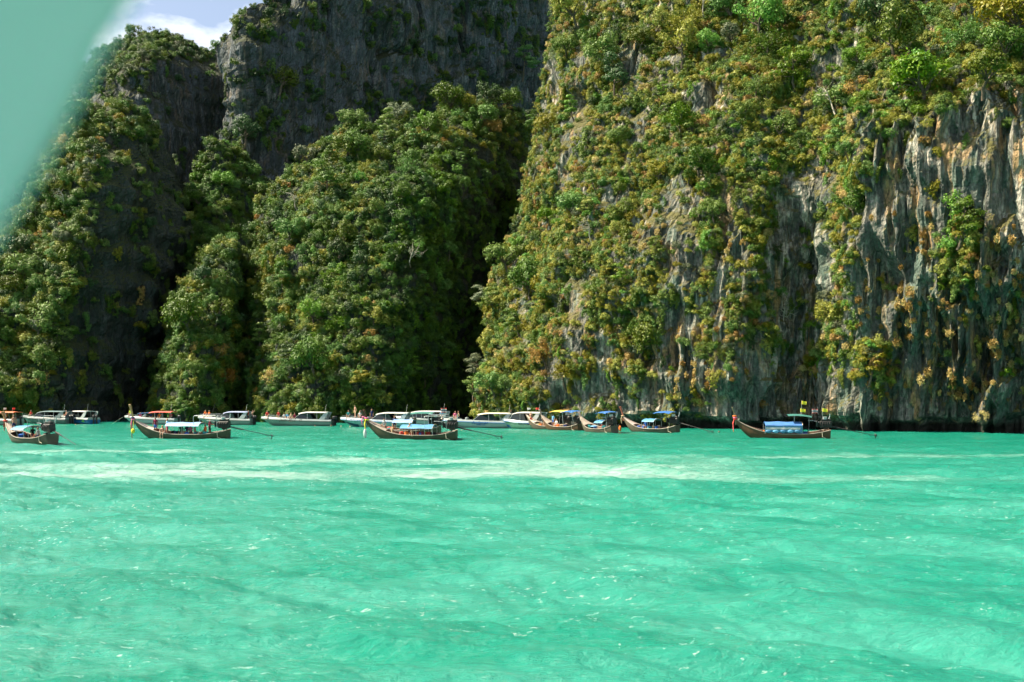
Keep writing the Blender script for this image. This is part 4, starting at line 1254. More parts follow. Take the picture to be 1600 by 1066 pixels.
# ------------------------------------------------------------------ longtail boats
def longtail(px, wl, ang, label, L=9.8, hull=None, canopy=None, roof=None, frame=True, post_h=1.3, post_mat=None, garland=('yellow', 'pink'), tail=True,
             tail_z=.35, benches=4, side=None, drums=None, flags=None, roll=0, cx0=.30, cx1=.58, can_h=1.55, foredeck=None, tail_yaw=0, arch=True):
    hull = hull or WOOD_OLIVE
    b = Boat('longtail_boat', px, wl, ang, label, 'longtail boats moored in the lagoon', roll)
    def zs(s): return .47 + .40 * max(0, (.28 - s) / .28) ** 1.8 + 1.45 * max(0, (s - .45) / .55) ** 2.4
    def hb(s): return (.62 + .38 * math.sin(min(1, s / .42) * math.pi / 2)) if s < .42 else max(.05, 1.0 * (1 - ((s - .42) / .58) ** 2.1))
    def zk(s): return -.32 if s < .70 else -.32 + (zs(1) + .10) * ((s - .70) / .30) ** 2.4
    S = [i / 28 for i in range(29)]
    def ring(s, off=0.0, lift=0.0):
        x = -L / 2 + L * s
        B, zt, zb = max(.02, hb(s) - off), zs(s), zk(s) + lift
        zb = min(zb, zt - .05)
        prof = [(1.0, 1.0), (.97, .72), (.90, .45), (.74, .20), (.40, .05), (0, 0)]
        pts = [(x, B * f, zb + (zt - zb) * h) for f, h in prof]
        return pts + [(x, -y, z) for _, y, z in reversed(pts[:-1])]
    h = MB().loft([ring(s) for s in S])
    h.add(ring(0), [tuple(range(11))])
    ho = b.part('hull', h, hull, None, True)
    b.part('inner_hull', MB().loft([ring(s, .05, .06) for s in S[1:-1]]), WOOD_IN, None, True)
    g = MB()
    for sd in (1, -1):
        g.tube([(-L / 2 + L * s, sd * (hb(s) + .015), zs(s) + .02) for s in S], [.045] * 28 + [.03], 6)
    b.part('gunwale', g, WOOD_PALE)
    b.part('floor_boards', MB().loft([[(-L / 2 + L * s, hb(s) * .72, .05 + max(0, zk(s) + .30)), (-L / 2 + L * s, -hb(s) * .72, .05 + max(0, zk(s) + .30))] for s in S[1:21]]), WOOD_IN, None, False, .03)
    fd = MB().loft([[(-L / 2 + L * s, hb(s) - .03, zs(s) - .03), (-L / 2 + L * s, 0, zs(s) + .04), (-L / 2 + L * s, -hb(s) + .03, zs(s) - .03)] for s in [x / 40 for x in range(31, 40)]])
    b.part('foredeck', fd, foredeck or WOOD_PALE, None, False, .03)
    sd_ = MB().loft([[(-L / 2 + L * s, hb(s) - .03, zs(s) - .10), (-L / 2 + L * s, -hb(s) + .03, zs(s) - .10)] for s in (0.005, .05, .10, .15)])
    b.part('stern_deck', sd_, WOOD_IN, None, False, .03)
    for k in range(benches):
        s = .22 + k * .50 / max(1, benches - 1)
        b.part('bench', MB().box((-L / 2 + L * s, 0, .42), (.28, hb(s) * 1.8, .04), bev=.01), WOOD_IN)
    # prow
    zt = zs(1)
    if post_h > 0:
        pb = MB().loft([[(L / 2 - .10 + dx, w, z), (L / 2 + .02 + dx, w, z + .02), (L / 2 + .02 + dx, -w, z + .02), (L / 2 - .10 + dx, -w, z)]
                        for dx, w, z in ((-.02, .05, zt - .6), (.02, .06, zt), (.14, .10, zt + post_h * .45), (.36, .19, zt + post_h))], True, True)
        b.part('prow_post', pb, post_mat or WOOD_POST)
    for k, gc in enumerate(garland):
        gm = MB().torus((L / 2 - .02 + k * .04, 0, zt + .02 + k * .16), .15, .075, 'z', 12, 6)
        go = b.part('garland', gm, CLOTH[gc], None, True)
        b.part('ribbon', MB().tube([(L / 2 + .10, .05 - k * .1, zt), (L / 2 + .20, .06 - k * .1, zt - .45), (L / 2 + .16, .08 - k * .1, zt - .95 - .2 * k)], [.05, .08, .03], 6), CLOTH[gc], go)
    # passenger canopy
    if canopy:
        x0, x1 = -L / 2 + L * cx0, -L / 2 + L * cx1
        w = .98
        rings = []
        for i in range(9):
            f = i / 8
            x = x0 + (x1 - x0) * f
            sag = .04 * math.sin(f * math.pi * 4)
            rings.append([(x, w * math.sin(a), can_h - .42 + .42 * math.cos(a * .92) + sag * (1 - abs(a)) ) for a in [(-1 + q / 5) * 1.35 for q in range(11)]])
        c = b.part('canopy', MB().loft(rings), canopy, None, True, .02)
        for i in (0, 4, 8):
            x = x0 + (x1 - x0) * i / 8
            for sd in (1, -1):
                b.part('canopy_post', MB().tube([(x, sd * .93, .5), (x, sd * .95, can_h - .35)], .022, 6), STEEL)
        b.part('canopy_hoop', MB().tube([(x0 - .02, w * 1.0 * math.sin(a), can_h - .40 + .42 * math.cos(a * .92)) for a in [(-1 + q / 6) * 1.3 for q in range(13)]], .03, 6), CLOTH['tan'])
        if side:
            b.part('side_curtain', MB().loft([[(x0 + (x1 - x0) * i / 10, .965 + .03 * math.sin(i * 2.1), can_h - .32), (x0 + (x1 - x0) * i / 10, .97 + .04 * math.sin(i * 2.6), .66)] for i in range(11)]), side, None, True, .02)
    if drums:
        for k, (xx, cc) in enumerate(drums):
            d = MB().tube([(xx, .5, .12), (xx, .5, .5), (xx, .5, .78)], [.20, .23, .20], 10)
            b.part('drum', d, CLOTH[cc], None, True)
    # stern sun-roof on a tube frame
    xs0, xs1 = -L / 2 + L * .10, -L / 2 + L * .33
    if frame:
        for sd in (1, -1):
            b.part('frame_tube', MB().tube([(xs1, sd * .80, .55), (xs1, sd * .80, 2.30), (xs1 - .08, sd * .78, 2.38), (xs0, sd * .74, 2.42), (xs0 - .06, sd * .74, 2.3), (xs0 - .1, sd * .72, .8)], .024, 6), STEEL)
        b.part('frame_crossbar', MB().tube([(xs1 - .08, .78, 2.38), (xs1 - .08, -.78, 2.38)], .02, 6), STEEL)
    if roof:
        rr = MB().loft([[(xs0 - .2 + (xs1 - xs0 + .5) * i / 8, .95 * q / 3, 2.46 + .10 * math.sin(i / 8 * math.pi) - .10 * (q / 3) ** 2 + .02 * math.sin(i * 2 + q)) for q in range(-3, 4)] for i in range(9)])
        b.part('sun_roof', rr, roof, None, True, .02)
        if not frame: b.part('roof_post', MB().tube([(xs0 + .4, 0, .5), (xs0 + .45, 0, 2.5)], .03, 6), STEEL)
    # engine on its pivot and the long propeller shaft
    ex, ez = -L / 2 + .42, zs(.03) + .18
    b.part('engine_mount', MB().tube([(ex + .1, 0, .4), (ex + .05, 0, ez)], .07, 8).box((ex, 0, ez), (.5, .35, .08)), IRON)
    q = 1.35
    e = MB().box((ex, 0, ez + .32 * q), (.85 * q, .46 * q, .52 * q), bev=.05).box((ex - .02, 0, ez + .66 * q), (.70 * q, .28 * q, .16 * q), bev=.03)
    e.tube([(ex + .46 * q, -.12, ez + .25 * q), (ex + .56 * q, -.12, ez + .25 * q)], .16 * q, 12).tube([(ex + .46 * q, .1, ez + .42 * q), (ex + .56 * q, .1, ez + .42 * q)], .10 * q, 10)
    for k in range(4): e.tube([(ex + (-.25 + k * .17) * q, .24 * q, ez + .5 * q), (ex + (-.25 + k * .17) * q, .34 * q, ez + .42 * q), (ex + (-.25 + k * .17) * q, .34 * q, ez + .2 * q)], .035 * q, 6)
    eo = b.part('engine', e, IRON)
    b.part('air_filter', MB().tube([(ex + .1, 0, ez + .72 * q), (ex + .1, 0, ez + .90 * q)], .17 * q, 12), STEEL, eo, True)
    b.part('radiator', MB().box((ex + .66 * q, 0, ez + .36 * q), (.09 * q, .44 * q, .46 * q), bev=.02), BLACK, eo)
    b.part('exhaust', MB().tube([(ex - .2 * q, -.28 * q, ez + .5 * q), (ex - .35 * q, -.34 * q, ez + .9 * q), (ex - .35 * q, -.34 * q, ez + 1.1 * q)], .04 * q, 8), STEEL, eo)
    b.part('tiller', MB().tube([(ex + .5 * q, .1, ez + .5 * q), (ex + 1.0 * q, .14, ez + .62 * q), (ex + 1.35 * q, .16, ez + .62 * q)], .03, 6), STEEL, eo)
    rc = random.Random(int(px))
    for k in range(7):
        cx_, cy_ = -L / 2 + L * rc.uniform(.22, .74), rc.uniform(-.55, .55)
        hue = CLOTH[rc.choice(['orange', 'red', 'navy', 'blue', 'black', 'tan', 'yellow', 'teal'])]
        kd = rc.choice(['bag', 'crate', 'life_vest', 'cool_box'])
        if kd == 'bag': m_ = MB().ball((cx_, cy_, .50), .22, 1.2, 1, .9)
        elif kd == 'life_vest': m_ = MB().box((cx_, cy_, .60), (.14, .42, .50), (0, .3, rc.uniform(0, 3)), bev=.06)
        else: m_ = MB().box((cx_, cy_, .52), (.48, .36, .36), (0, 0, rc.uniform(0, 1)), bev=.04)
        b.part(kd, m_, hue, None, kd == 'bag')
    if tail:
        T = 4.6
        ty = math.sin(R(tail_yaw)) * T
        tx = -math.cos(R(tail_yaw)) * T
        p0, p1 = Vector((ex - .4, 0, ez + .25)), Vector((ex - .4 + tx, ty, tail_z))
        so = b.part('tail_shaft', MB().tube([p0, p0.lerp(p1, .35)], .07, 8).tube([p0.lerp(p1, .33), p1], .035, 8), IRON)
        pr = MB().tube([p1, p1 + (p1 - p0).normalized() * .2], [.06, .03], 8)
        for k in range(3):
            a = k * 2.094 + .5
            pr.box(p1 + Vector((.02, math.cos(a) * .17, math.sin(a) * .17)), (.05, .14, .30), (a - 1.57, 0, .5), bev=.02)
        b.part('propeller', pr, IRON, so)
        b.part('skeg', MB().tube([p0.lerp(p1, .84), p0.lerp(p1, .95) + Vector((0, 0, -.30)), p1 + Vector((.1, 0, -.32)), p1], .022, 6), IRON, so)
    b.part('stern_rope', MB().tube([(-L / 2 + .9, hb(.1) + .06, zs(.1) + .05), (-L / 2 + .85, hb(.1) + .10, .2), (-L / 2 + .5, hb(.05) + .1, .05)], .03, 6), ROPE)
    for k, (fx, fy, fz, col) in enumerate(flags or []):
        fp = b.part('flag_pole', MB().tube([(fx, fy, 2.2), (fx, fy, fz + .30)], .015, 5), STEEL)
        if col == 'thai':
            for q, m in enumerate((FLAG_R, FLAG_W, FLAG_B, FLAG_W, FLAG_R)):
                z1 = fz + .26 - q * .09
                b.part('flag_stripe', MB().loft([[(fx - .55 * i / 6, fy + .05 * math.sin(i), z1), (fx - .55 * i / 6, fy + .05 * math.sin(i + .4), z1 - .09)] for i in range(7)]), m, fp, True, .006)
        else:
            b.part('flag', MB().loft([[(fx - .5 * i / 6, fy + .05 * math.sin(i), fz + .28 - .02 * i), (fx - .5 * i / 6, fy + .06 * math.sin(i + .5), fz - .10 - .01 * i)] for i in range(7)]), CLOTH[col], fp, True, .006)
    return b, L, zs

# ------------------------------------------------------------------ speedboats
def speedboat(px, wl, ang, label, L=11.5, hull=None, upper=None, stripe=None, roof=None, roof_span=(.10, .60), glass=True, soft=False, words=(), bottom=None, engines=2,
              arch=True, antenna=True, flags=False, rope=False, bow_paint_shade=None, roof2=None, beam=1.5, decal=None, roof_h=2.2):
    hull = hull or GEL_GREY
    upper = upper or GEL
    b = Boat('speedboat', px, wl, ang, label, 'speedboats moored under the cliffs', size=.92)
    def bd(s): return beam * (.90 + .10 * min(1, s / .35)) if s < .45 else max(.06, beam * (1 - ((s - .45) / .55) ** 2.5))
    def zsh(s): return 1.02 + .46 * s ** 1.6
    def zch(s): return .16 + .95 * max(0, (s - .45) / .55) ** 2.0
    def bc(s): return bd(s) * (.88 - .30 * max(0, (s - .4) / .6) ** 1.3)
    def zk(s): return -.42 if s < .68 else -.42 + 1.75 * ((s - .68) / .32) ** 2.0
    S = [i / 30 for i in range(31)]
    def X(s): return -L / 2 + L * s
    def side_y(x, z):
        s = min(1, max(0, (x + L / 2) / L))
        f = (z - zch(s)) / max(.05, zsh(s) - .30 - zch(s))
        return bc(s) + (bd(s) - bc(s)) * min(1, max(0, f)) ** .8
    def ring(s):
        zc, zt = min(zch(s), zsh(s) - .40), zsh(s) - .30
        k = min(zk(s), zc - .03)
        half = [(X(s), bc(s) + (bd(s) - bc(s)) * f ** .8, zc + (zt - zc) * f) for f in (1, .75, .5, .25, 0)] + [(X(s), bc(s) * .55, zc + (k - zc) * .55), (X(s), 0, k)]
        return half + [(x, -y, z) for x, y, z in reversed(half[:-1])]
    h = MB().loft([ring(s) for s in S])
    h.add(ring(0), [tuple(range(13))])
    ho = b.part('hull', h, hull, None, True)
    up = MB()
    for sd in (1, -1):
        up.loft([[(X(s), sd * (bd(s) + .01), zsh(s) - .30), (X(s), sd * (bd(s) - .03), zsh(s) - .08), (X(s), sd * max(.02, bd(s) - .10), zsh(s)), (X(s), sd * max(.01, bd(s) - .28), zsh(s) - .01)] for s in S])
    b.part('topsides', up, upper, None, True, .02)
    st = MB()
    for sd in (1, -1): st.tube([(X(s), sd * (bd(s) + .02), zsh(s) - .31) for s in S], .05, 6)
    b.part('rub_rail', st, stripe or BLACK)
    b.part('foredeck', MB().loft([[(X(s), max(.01, bd(s) - .26), zsh(s) - .02), (X(s), 0, zsh(s) + .07), (X(s), -max(.01, bd(s) - .26), zsh(s) - .02)] for s in [.66 + .0113 * i for i in range(31)]]), upper, None, True, .03)
    b.part('cockpit_floor', MB().loft([[(X(s), bd(s) - .15, .50), (X(s), -bd(s) + .15, .50)] for s in (.03, .3, .55, .70)]), GEL_GREY, None, False, .03)
    b.part('transom', MB().box((X(0) + .06, 0, .72), (.10, bd(0) * 1.8, .75), bev=.03), upper)
    for sd in (1, -1):
        b.part('bench', MB().box((X(.30), sd * (bd(.3) - .42), .78), (L * .36, .45, .36), bev=.06), upper)
    b.part('dash', MB().box((X(.60), 0, 1.20), (.35, 2.0, .75), bev=.08), upper)
    if bow_paint_shade:  # real bottom paint on one boat, a painted bow shadow on another
        bp = MB()
        for sd in (1, -1):
            bp.loft([[(X(s), sd * (bc(s) * .97 + .012), min(zch(s), zsh(s) - .4) - .02), (X(s), sd * (bc(s) * .55 + .014), min(zch(s), zsh(s) - .40) + (min(zk(s), min(zch(s), zsh(s) - .40) - .03) - min(zch(s), zsh(s) - .40)) * .55 - .012)] for s in [.72 + .01 * i for i in range(26)]])
        b.part('bow_paint_shade', bp, bow_paint_shade)
    # hardtop or soft canopy
    if roof:
        r0, r1 = roof_span
        zr = roof_h
        rg_ = []
        for i in range(11):
            f = i / 10
            x = X(r0 + (r1 - r0) * f)
            w = (beam - .18) * (1 - .25 * max(0, f - .7) / .3)
            dz = -.26 * max(0, (f - .62) / .38) ** 2 - .05 * (1 - f) ** 2
            th = .10
            rg_.append([(x, w, zr + dz - .05), (x, w * .9, zr + dz + .04), (x, w * .5, zr + dz + .12), (x, 0, zr + dz + .14), (x, -w * .5, zr + dz + .12), (x, -w * .9, zr + dz + .04), (x, -w, zr + dz - .05), (x, -w * .5, zr + dz - .02), (x, 0, zr + dz), (x, w * .5, zr + dz - .02)])
        ro = b.part('roof', MB().loft(rg_, True, True), roof, None, True)
        if roof2:
            xa, xb = X(r1 - .02), X(min(.86, r1 + .20))
            b.part('bow_awning', MB().loft([[(xa + (xb - xa) * i / 6, 1.15 * q / 2 * (1 - .25 * i / 6), zr - .10 - .02 * i - .06 * (q / 2) ** 2) for q in range(-2, 3)] for i in range(7)]), roof2, None, True, .03)
            for sd in (1, -1): b.part('awning_post', MB().tube([(xb, sd * .8, zsh(.8)), (xb, sd * .85, zr - .22)], .025, 6), STEEL)
        for sd in (1, -1):
            for f in (.0, .33, .66):
                s = r0 + (r1 - r0) * f
                b.part('roof_pillar', MB().tube([(X(s), sd * (bd(s) - .12), zsh(s)), (X(s) + .05, sd * (beam - .24), zr - .06)], .03, 6), STEEL)
        if glass:
            sA, sB = r0 + (r1 - r0) * .45, r1 + .05
            for sd in (1, -1):
                b.part('side_window', MB().add([(X(sA), sd * (bd(sA) - .13), zsh(sA) + .02), (X(sB), sd * (bd(sB) - .16), zsh(sB) + .02), (X(r1 - .03), sd * (beam - .45), zr - .26), (X(sA + .06), sd * (beam - .24), zr - .10)], [(0, 1, 2, 3)]), GLASS, None, False, .02)
                b.part('window_frame', MB().tube([(X(sB), sd * (bd(sB) - .15), zsh(sB)), (X(r1 - .03), sd * (beam - .44), zr - .24)], .035, 6), upper)
            b.part('windscreen', MB().add([(X(sB) + .02, bd(sB) - .2, zsh(sB) + .03), (X(sB) + .12, 0, zsh(sB) + .08), (X(sB) + .02, -bd(sB) + .2, zsh(sB) + .03), (X(r1 - .02), -beam + .5, zr - .26), (X(r1), 0, zr - .2), (X(r1 - .02), beam - .5, zr - .26)], [(0, 1, 4, 5), (1, 2, 3, 4)]), GLASS, None, False, .02)
        if arch:
            for sd in (1, -1):
                b.part('stern_arch', MB().loft([[(X(.02) + dx, sd * (y + .06), z), (X(.02) + dx + w, sd * (y + .06), z), (X(.02) + dx + w, sd * (y - .06), z), (X(.02) + dx, sd * (y - .06), z)]
                                                for dx, w, y, z in ((.9, 1.0, bd(.1) - .1, zsh(.1) - .1), (.35, .7, bd(.1) - .18, 1.9), (-.15 + r0 * L * .5, .6, beam - .3, zr + .02))], True, True), upper)
        if antenna:
            b.part('antenna', MB().tube([(X(r0) + .5, .3, zr), (X(r0) + .3, .3, zr + 1.3)], .018, 5), ROOF_W, ro)
        if flags:
            for k, yy in enumerate((-.5, .5)):
                fp = b.part('flag_pole', MB().tube([(X(r0) + 1.4 + .9 * k, yy, zr + .1), (X(r0) + 1.4 + .9 * k, yy, zr + .75)], .014, 5), STEEL, ro)
                b.part('flag', MB().loft([[(X(r0) + 1.4 + .9 * k - .45 * i / 5, yy + .05 * math.sin(i), zr + .73), (X(r0) + 1.4 + .9 * k - .45 * i / 5, yy + .05 * math.sin(i + .5), zr + .45)] for i in range(6)]), FLAG_W if k else FLAG_R, ro, True, .006)
    for k in range(engines):
        yy = (k - (engines - 1) / 2) * .62
        ob = b.part('outboard', MB().box((X(0) - .32, yy, 1.30), (.55, .38, .55), (0, .12, 0), .9, .10), BLACK)
        b.part('outboard_leg', MB().loft([[(X(0) - .40 + d1, yy + .07, z), (X(0) - .15 + d1, yy + .05, z), (X(0) - .15 + d1, yy - .05, z), (X(0) - .40 + d1, yy - .07, z)] for d1, z in ((0, 1.05), (-.02, .3), (-.05, -.4))], True, True), BLACK, ob)
    rl = MB()
    for sd in (1, -1):
        rl.tube([(X(s), sd * max(.05, bd(s) - .20), zsh(s) + .28 * min(1, (s - .66) * 12)) for s in [.66 + .0165 * i for i in range(20)]], .018, 5)
        for s in (.74, .83, .92): rl.tube([(X(s), sd * max(.05, bd(s) - .20), zsh(s)), (X(s), sd * max(.05, bd(s) - .20), zsh(s) + .28)], .014, 5)
    b.part('bow_rail', rl, CHROME)
    if rope:
        b.part('anchor_line', MB().tube([(X(1) - .1, 0, zsh(1)), (X(1) + 1.2, .1, .7), (X(1) + 2.4, .2, -.1)], .025, 5), ROPE)
    for txt, x0, z0, size, mat in words:
        cu = bpy.data.curves.new('lettering', 'FONT')
        cu.body = txt
        cu.size = size
        cu.shear = .3
        cu.offset = .006
        tmp = bpy.data.objects.new('tmp', cu)
        COL.objects.link(tmp)
        me = bpy.data.meshes.new_from_object(tmp.evaluated_get(bpy.context.evaluated_depsgraph_get()))
        bpy.data.objects.remove(tmp)
        for v in me.vertices:
            x, z = x0 - v.co.x, z0 + v.co.y
            v.co = (x, side_y(x, z) + .022, z)
        me.materials.clear()
        me.materials.append(mat)
        link('lettering', me, ho)
    for (x0, x1, z0, z1, mat) in (decal or []):
        n = 8
        b.part('hull_decal', MB().loft([[(x0 + (x1 - x0) * i / n, side_y(x0 + (x1 - x0) * i / n, z1 - .1 * abs(i - n / 2) / n) + .018, z1 - .25 * ((i - n / 2) / n) ** 2), (x0 + (x1 - x0) * i / n, side_y(x0 + (x1 - x0) * i / n, z0) + .018, z0 + .6 * (z1 - z0) * (i / n) ** 2)] for i in range(n + 1)]), mat, ho)
    return b, L

# ------------------------------------------------------------------ the boats, from left to right
INK = paint('lettering_navy', (.012, .05, .10), .4, .4, .05)
INK_B = paint('lettering_blue', (.015, .07, .30), .4, .4, .05)
INK_K = paint('lettering_dark', (.03, .045, .035), .4, .4, .05)

# longtails
b, L, zs = longtail(46, 690.5, 143, 'small longtail boat at the far left with a sky-blue tarp over its middle', L=8.4, roll=-5, hull=WOOD_GREY, canopy=TARP_SKY, roof=None, cx0=.40, cx1=.68, can_h=1.5,
                    post_h=.9, post_mat=WOOD_POST, garland=('red',), tail_z=-.3, foredeck=WOOD_PALE)
b.crew('stand', 2.55, .1, .78, 0, 'bare-backed person standing in the bow of the longtail at the far left', top='bare', bottom='navy', skin=1)
b.crew('sit', -2.2, .25, .50, 30, 'person in a grey shirt at the stern of the longtail at the far left', top='grey', bottom='navy', skin=1)
b.crew('sit', .3, -.5, .46, 180, 'person in black sitting under the sky-blue tarp at the far left', top='black', skin=1)

b, L, zs = longtail(283, 684.5, 174, 'large olive longtail boat with a pale blue canopy and tall tan prow board', L=10.2, roll=-5, hull=WOOD_OLIVE, canopy=TARP_PALE, roof=None, cx0=.275, cx1=.625, can_h=1.62,
                    post_h=1.55, post_mat=paint('prow_tan', (.42, .27, .12), .6), garland=('pink', 'navy'), tail_z=.25, foredeck=paint('deck_pinkish', (.42, .36, .32), .6))
b.part('float', MB().ball((L / 2 - .1, .35, .75), .20, 1, 1, 1.3).tube([(L / 2 - .1, .3, 1.0), (L / 2 - .1, .1, 1.9)], .02, 5), CLOTH['yellow'], None, True)
b.part('fender_plank', MB().box((L / 2 + .18, .10, .65), (.10, .06, 1.5), (0, .05, 0), bev=.02), WOOD_POST)
b.crew('stand', 2.7, .10, .42, 90, 'person in a dark red shirt standing in the bow of the olive longtail', top='maroon', bottom='blue', skin=2)
b.crew('stand', 1.7, -.35, .25, 200, 'bare-chested person standing mid-boat in the olive longtail', top='bare', bottom='red', skin=1, hair=1)
b.crew('stand', 1.45, .05, .25, 20, 'person in a bright blue top standing beside the pale blue canopy', top='sky', bottom='pink', skin=0)
b.crew('sit', 1.75, .5, .42, 100, 'bare-shouldered person sitting at the near gunwale of the olive longtail', top='bare', bottom='white', skin=0)
for k, (xx, tp) in enumerate(((.1, 'black'), (-.55, 'navy'), (-1.0, 'pink'))):
    b.crew('sit', xx, -.35 + .1 * k, .44, 90, ('black', 'navy', 'pink')[k] + '-dressed person sitting in the shade of the pale blue canopy', top=tp, skin=1)
b.crew('sit', -1.65, .45, .42, 200, 'bare-backed person sitting behind the pale blue canopy of the olive longtail', top='bare', bottom='navy', skin=1)
b.crew('steer', -3.1, .10, .22, 180, 'person in a magenta shirt steering the olive longtail at its engine', top='maroon', bottom='black', skin=2)
b.crew('sit', -2.5, -.4, .46, 0, 'person in orange sitting beside the steersman of the olive longtail', top='orange', skin=1)

b, L, zs = longtail(628, 677.5, 171, 'longtail boat half hidden behind the yellow-garlanded one, with its tarp awning tilted', L=9.2, roll=-5, hull=WOOD_OLIVE, canopy=TARP_PALE, roof=TARP_GREEN, cx0=.34, cx1=.60, can_h=1.65,
                    post_h=.8, post_mat=WOOD_GREY, garland=('pink',), tail=False)
b.crew('sit', 2.1, 0, .75, 90, 'person in dark grey sitting on the bow of the half hidden longtail', top='grey', bottom='grey', skin=1, hair=1)
b.crew('stand', .95, -.2, .3, 90, 'slim person standing in front of the awning of the half hidden longtail', top='navy', skin=1)
b, L, zs = longtail(643, 686, 170, 'longtail boat with a thick yellow garland, sky-blue canopy and red seats', L=9.3, roll=-5, hull=WOOD_OLIVE, canopy=TARP_SKY, roof=None, cx0=.24, cx1=.60, can_h=1.45,
                    post_h=1.0, post_mat=paint('prow_dark', (.12, .05, .03), .6), garland=('yellow', 'pink'), tail_z=.25, side=None, frame=True,
                    drums=((.9, 'red'), (.35, 'orange'), (-.2, 'red'), (-.75, 'red'), (-1.3, 'maroon')), flags=[(-3.2, .3, 2.9, 'thai')])
b.part('fender', MB().ball((L / 2 + .1, .35, .55), .22, .8, .8, 2.2), CLOTH['white'], None, True)
b.crew('sit', 1.95, .3, .55, 200, 'long-haired person in tan sitting in the bow of the garlanded longtail', top='tan', bottom='tan', skin=1, hair=2)
b.crew('sit', .05, .62, .72, 150, 'sunbather leaning on the gunwale amidships of the garlanded longtail', top='bare', bottom='black', skin=0, hair=2)
b.crew('sit', -.9, -.4, .5, 90, 'person in white under the sky-blue canopy of the garlanded longtail', top='white', skin=1)

b, L, zs = longtail(857, 670.5, 137, 'longtail boat with a cream bow cover and a yellow awning beside the white speedboat', L=7.8, roll=-5, hull=WOOD_GREY, canopy=None, roof=TARP_YEL, post_h=0, garland=(), tail=False, foredeck=CREAM)
b.crew('stand', 2.9, .25, .55, 120, 'shirtless person with red shorts standing in the bow under the cream cover', top='bare', bottom='red', skin=0, hair=2)
b.crew('sit', .2, .2, .5, 90, 'person in red sitting amidships near the yellow awning', top='red', skin=1)
b, L, zs = longtail(877, 671.5, 131, 'dark longtail boat with a small dark blue awning moored beside the yellow one', L=7.4, roll=-5, hull=WOOD_BROWN, canopy=None, roof=TARP_DARK, post_h=.7, post_mat=WOOD_PALE, garland=(), tail_z=.7, tail=True)
b.crew('sit', .6, .2, .5, 90, 'person in white and blue sitting near the small dark blue awning', top='white', bottom='blue', skin=1)
b.crew('stand', 1.6, -.1, .3, 90, 'person in sky blue standing in the dark longtail', top='sky', bottom='blue', skin=1)

b, L, zs = longtail(934, 675, 122, 'longtail boat seen almost end-on with an empty pale interior and blue box', L=6.9, roll=-5, hull=WOOD_GREY, canopy=TARP_SKY, roof=TARP_DARK, cx0=.18, cx1=.42, can_h=1.5, post_h=.5, post_mat=WOOD_PALE, garland=(), tail=False, foredeck=WOOD_PALE)
b.part('cool_box', MB().box((.6, .1, .48), (.7, .6, .55), bev=.05), CLOTH['sky'])
b.crew('stand', -2.6, .1, .3, 60, 'dark-clothed person standing at the stern of the end-on longtail', top='navy', bottom='black', skin=2)

b, L, zs = longtail(1016, 674.8, 142, 'longtail boat with bright blue seats and two blue awnings under the pale rock', L=7.7, roll=-5, hull=WOOD_GREY, canopy=TARP_SKY, roof=TARP_DARK, cx0=.36, cx1=.58, can_h=1.62, post_h=1.15, post_mat=paint('prow_red', (.30, .10, .06), .6),
                    garland=('tan',), tail_z=.15, frame=False, drums=((1.3, 'blue'), (.6, 'blue'), (-.1, 'sky'), (-1.2, 'blue')), foredeck=paint('deck_rosy', (.34, .28, .26), .6))
b.part('float', MB().ball((L / 2 + .35, .2, .35), .22, .8, .8, 1.7), CLOTH['orange'], None, True)
b.crew('sit', .35, .35, .52, 100, 'person with a pale cap sitting between the two blue awnings', top='blue', skin=1, hair=1)

b, L, zs = longtail(1222, 684, 172, 'brown longtail boat with a rounded blue cabin tarp and yellow flags on the right', L=9.6, roll=-5, hull=WOOD_BROWN, canopy=TARP_BLUE, roof=None, cx0=.30, cx1=.69, can_h=1.66, post_h=1.25, post_mat=paint('prow_thin', (.25, .20, .12), .6),
                    garland=('red', 'pink', 'orange'), tail_z=.25, frame=False, side=TARP_SKY, foredeck=WOOD_BROWN,
                    flags=[(-2.0, -.5, 3.55, 'yellow'), (-1.75, .5, 2.85, 'yellow'), (-4.0, .2, 2.85, 'yellow'), (-3.0, 0, 2.75, 'thai')])
b.part('sun_roof', MB().loft([[(-2.9 + 2.4 * i / 8, .75 * q / 3, 2.28 + .10 * math.sin(i / 8 * math.pi) - .10 * (q / 3) ** 2 + .02 * i) for q in range(-3, 4)] for i in range(9)]), TARP_GREEN, None, True, .02)
b.part('roof_post', MB().tube([(-1.2, .1, .4), (-1.2, .1, 2.32)], .035, 6), STEEL)
b.part('roof_post', MB().tube([(-2.7, -.2, .5), (-2.75, -.2, 2.30)], .03, 6), STEEL)
b.part('clear_panel', MB().loft([[(-1.7 + 3.4 * i / 12, 1.02 + .03 * math.sin(i * 1.7), 1.18), (-1.7 + 3.4 * i / 12, 1.03 + .03 * math.sin(i * 2.3), .98)] for i in range(13)]), CLOTH['white'], None, True, .015)
for k in range(5):
    b.part('rolled_mat', MB().ball((-1.4 + .72 * k, .99, .78), .30, 1.05, .35, .62), CLOTH['sky'] if k % 2 else TARP_SKY, None, True)
b.part('spare_hoop', MB().torus((-2.3, .55, .85), .26, .03, 'y', 16, 6), BLACK)
b.part('life_vest', MB().box((-.9, .55, 1.05), (.12, .30, .45), bev=.05), CLOTH['yellow'])
b.part('drum', MB().tube([(-1.75, .3, .3), (-1.75, .3, .65), (-1.75, .3, 1.05)], [.20, .24, .20], 10), CLOTH['sky'], None, True)

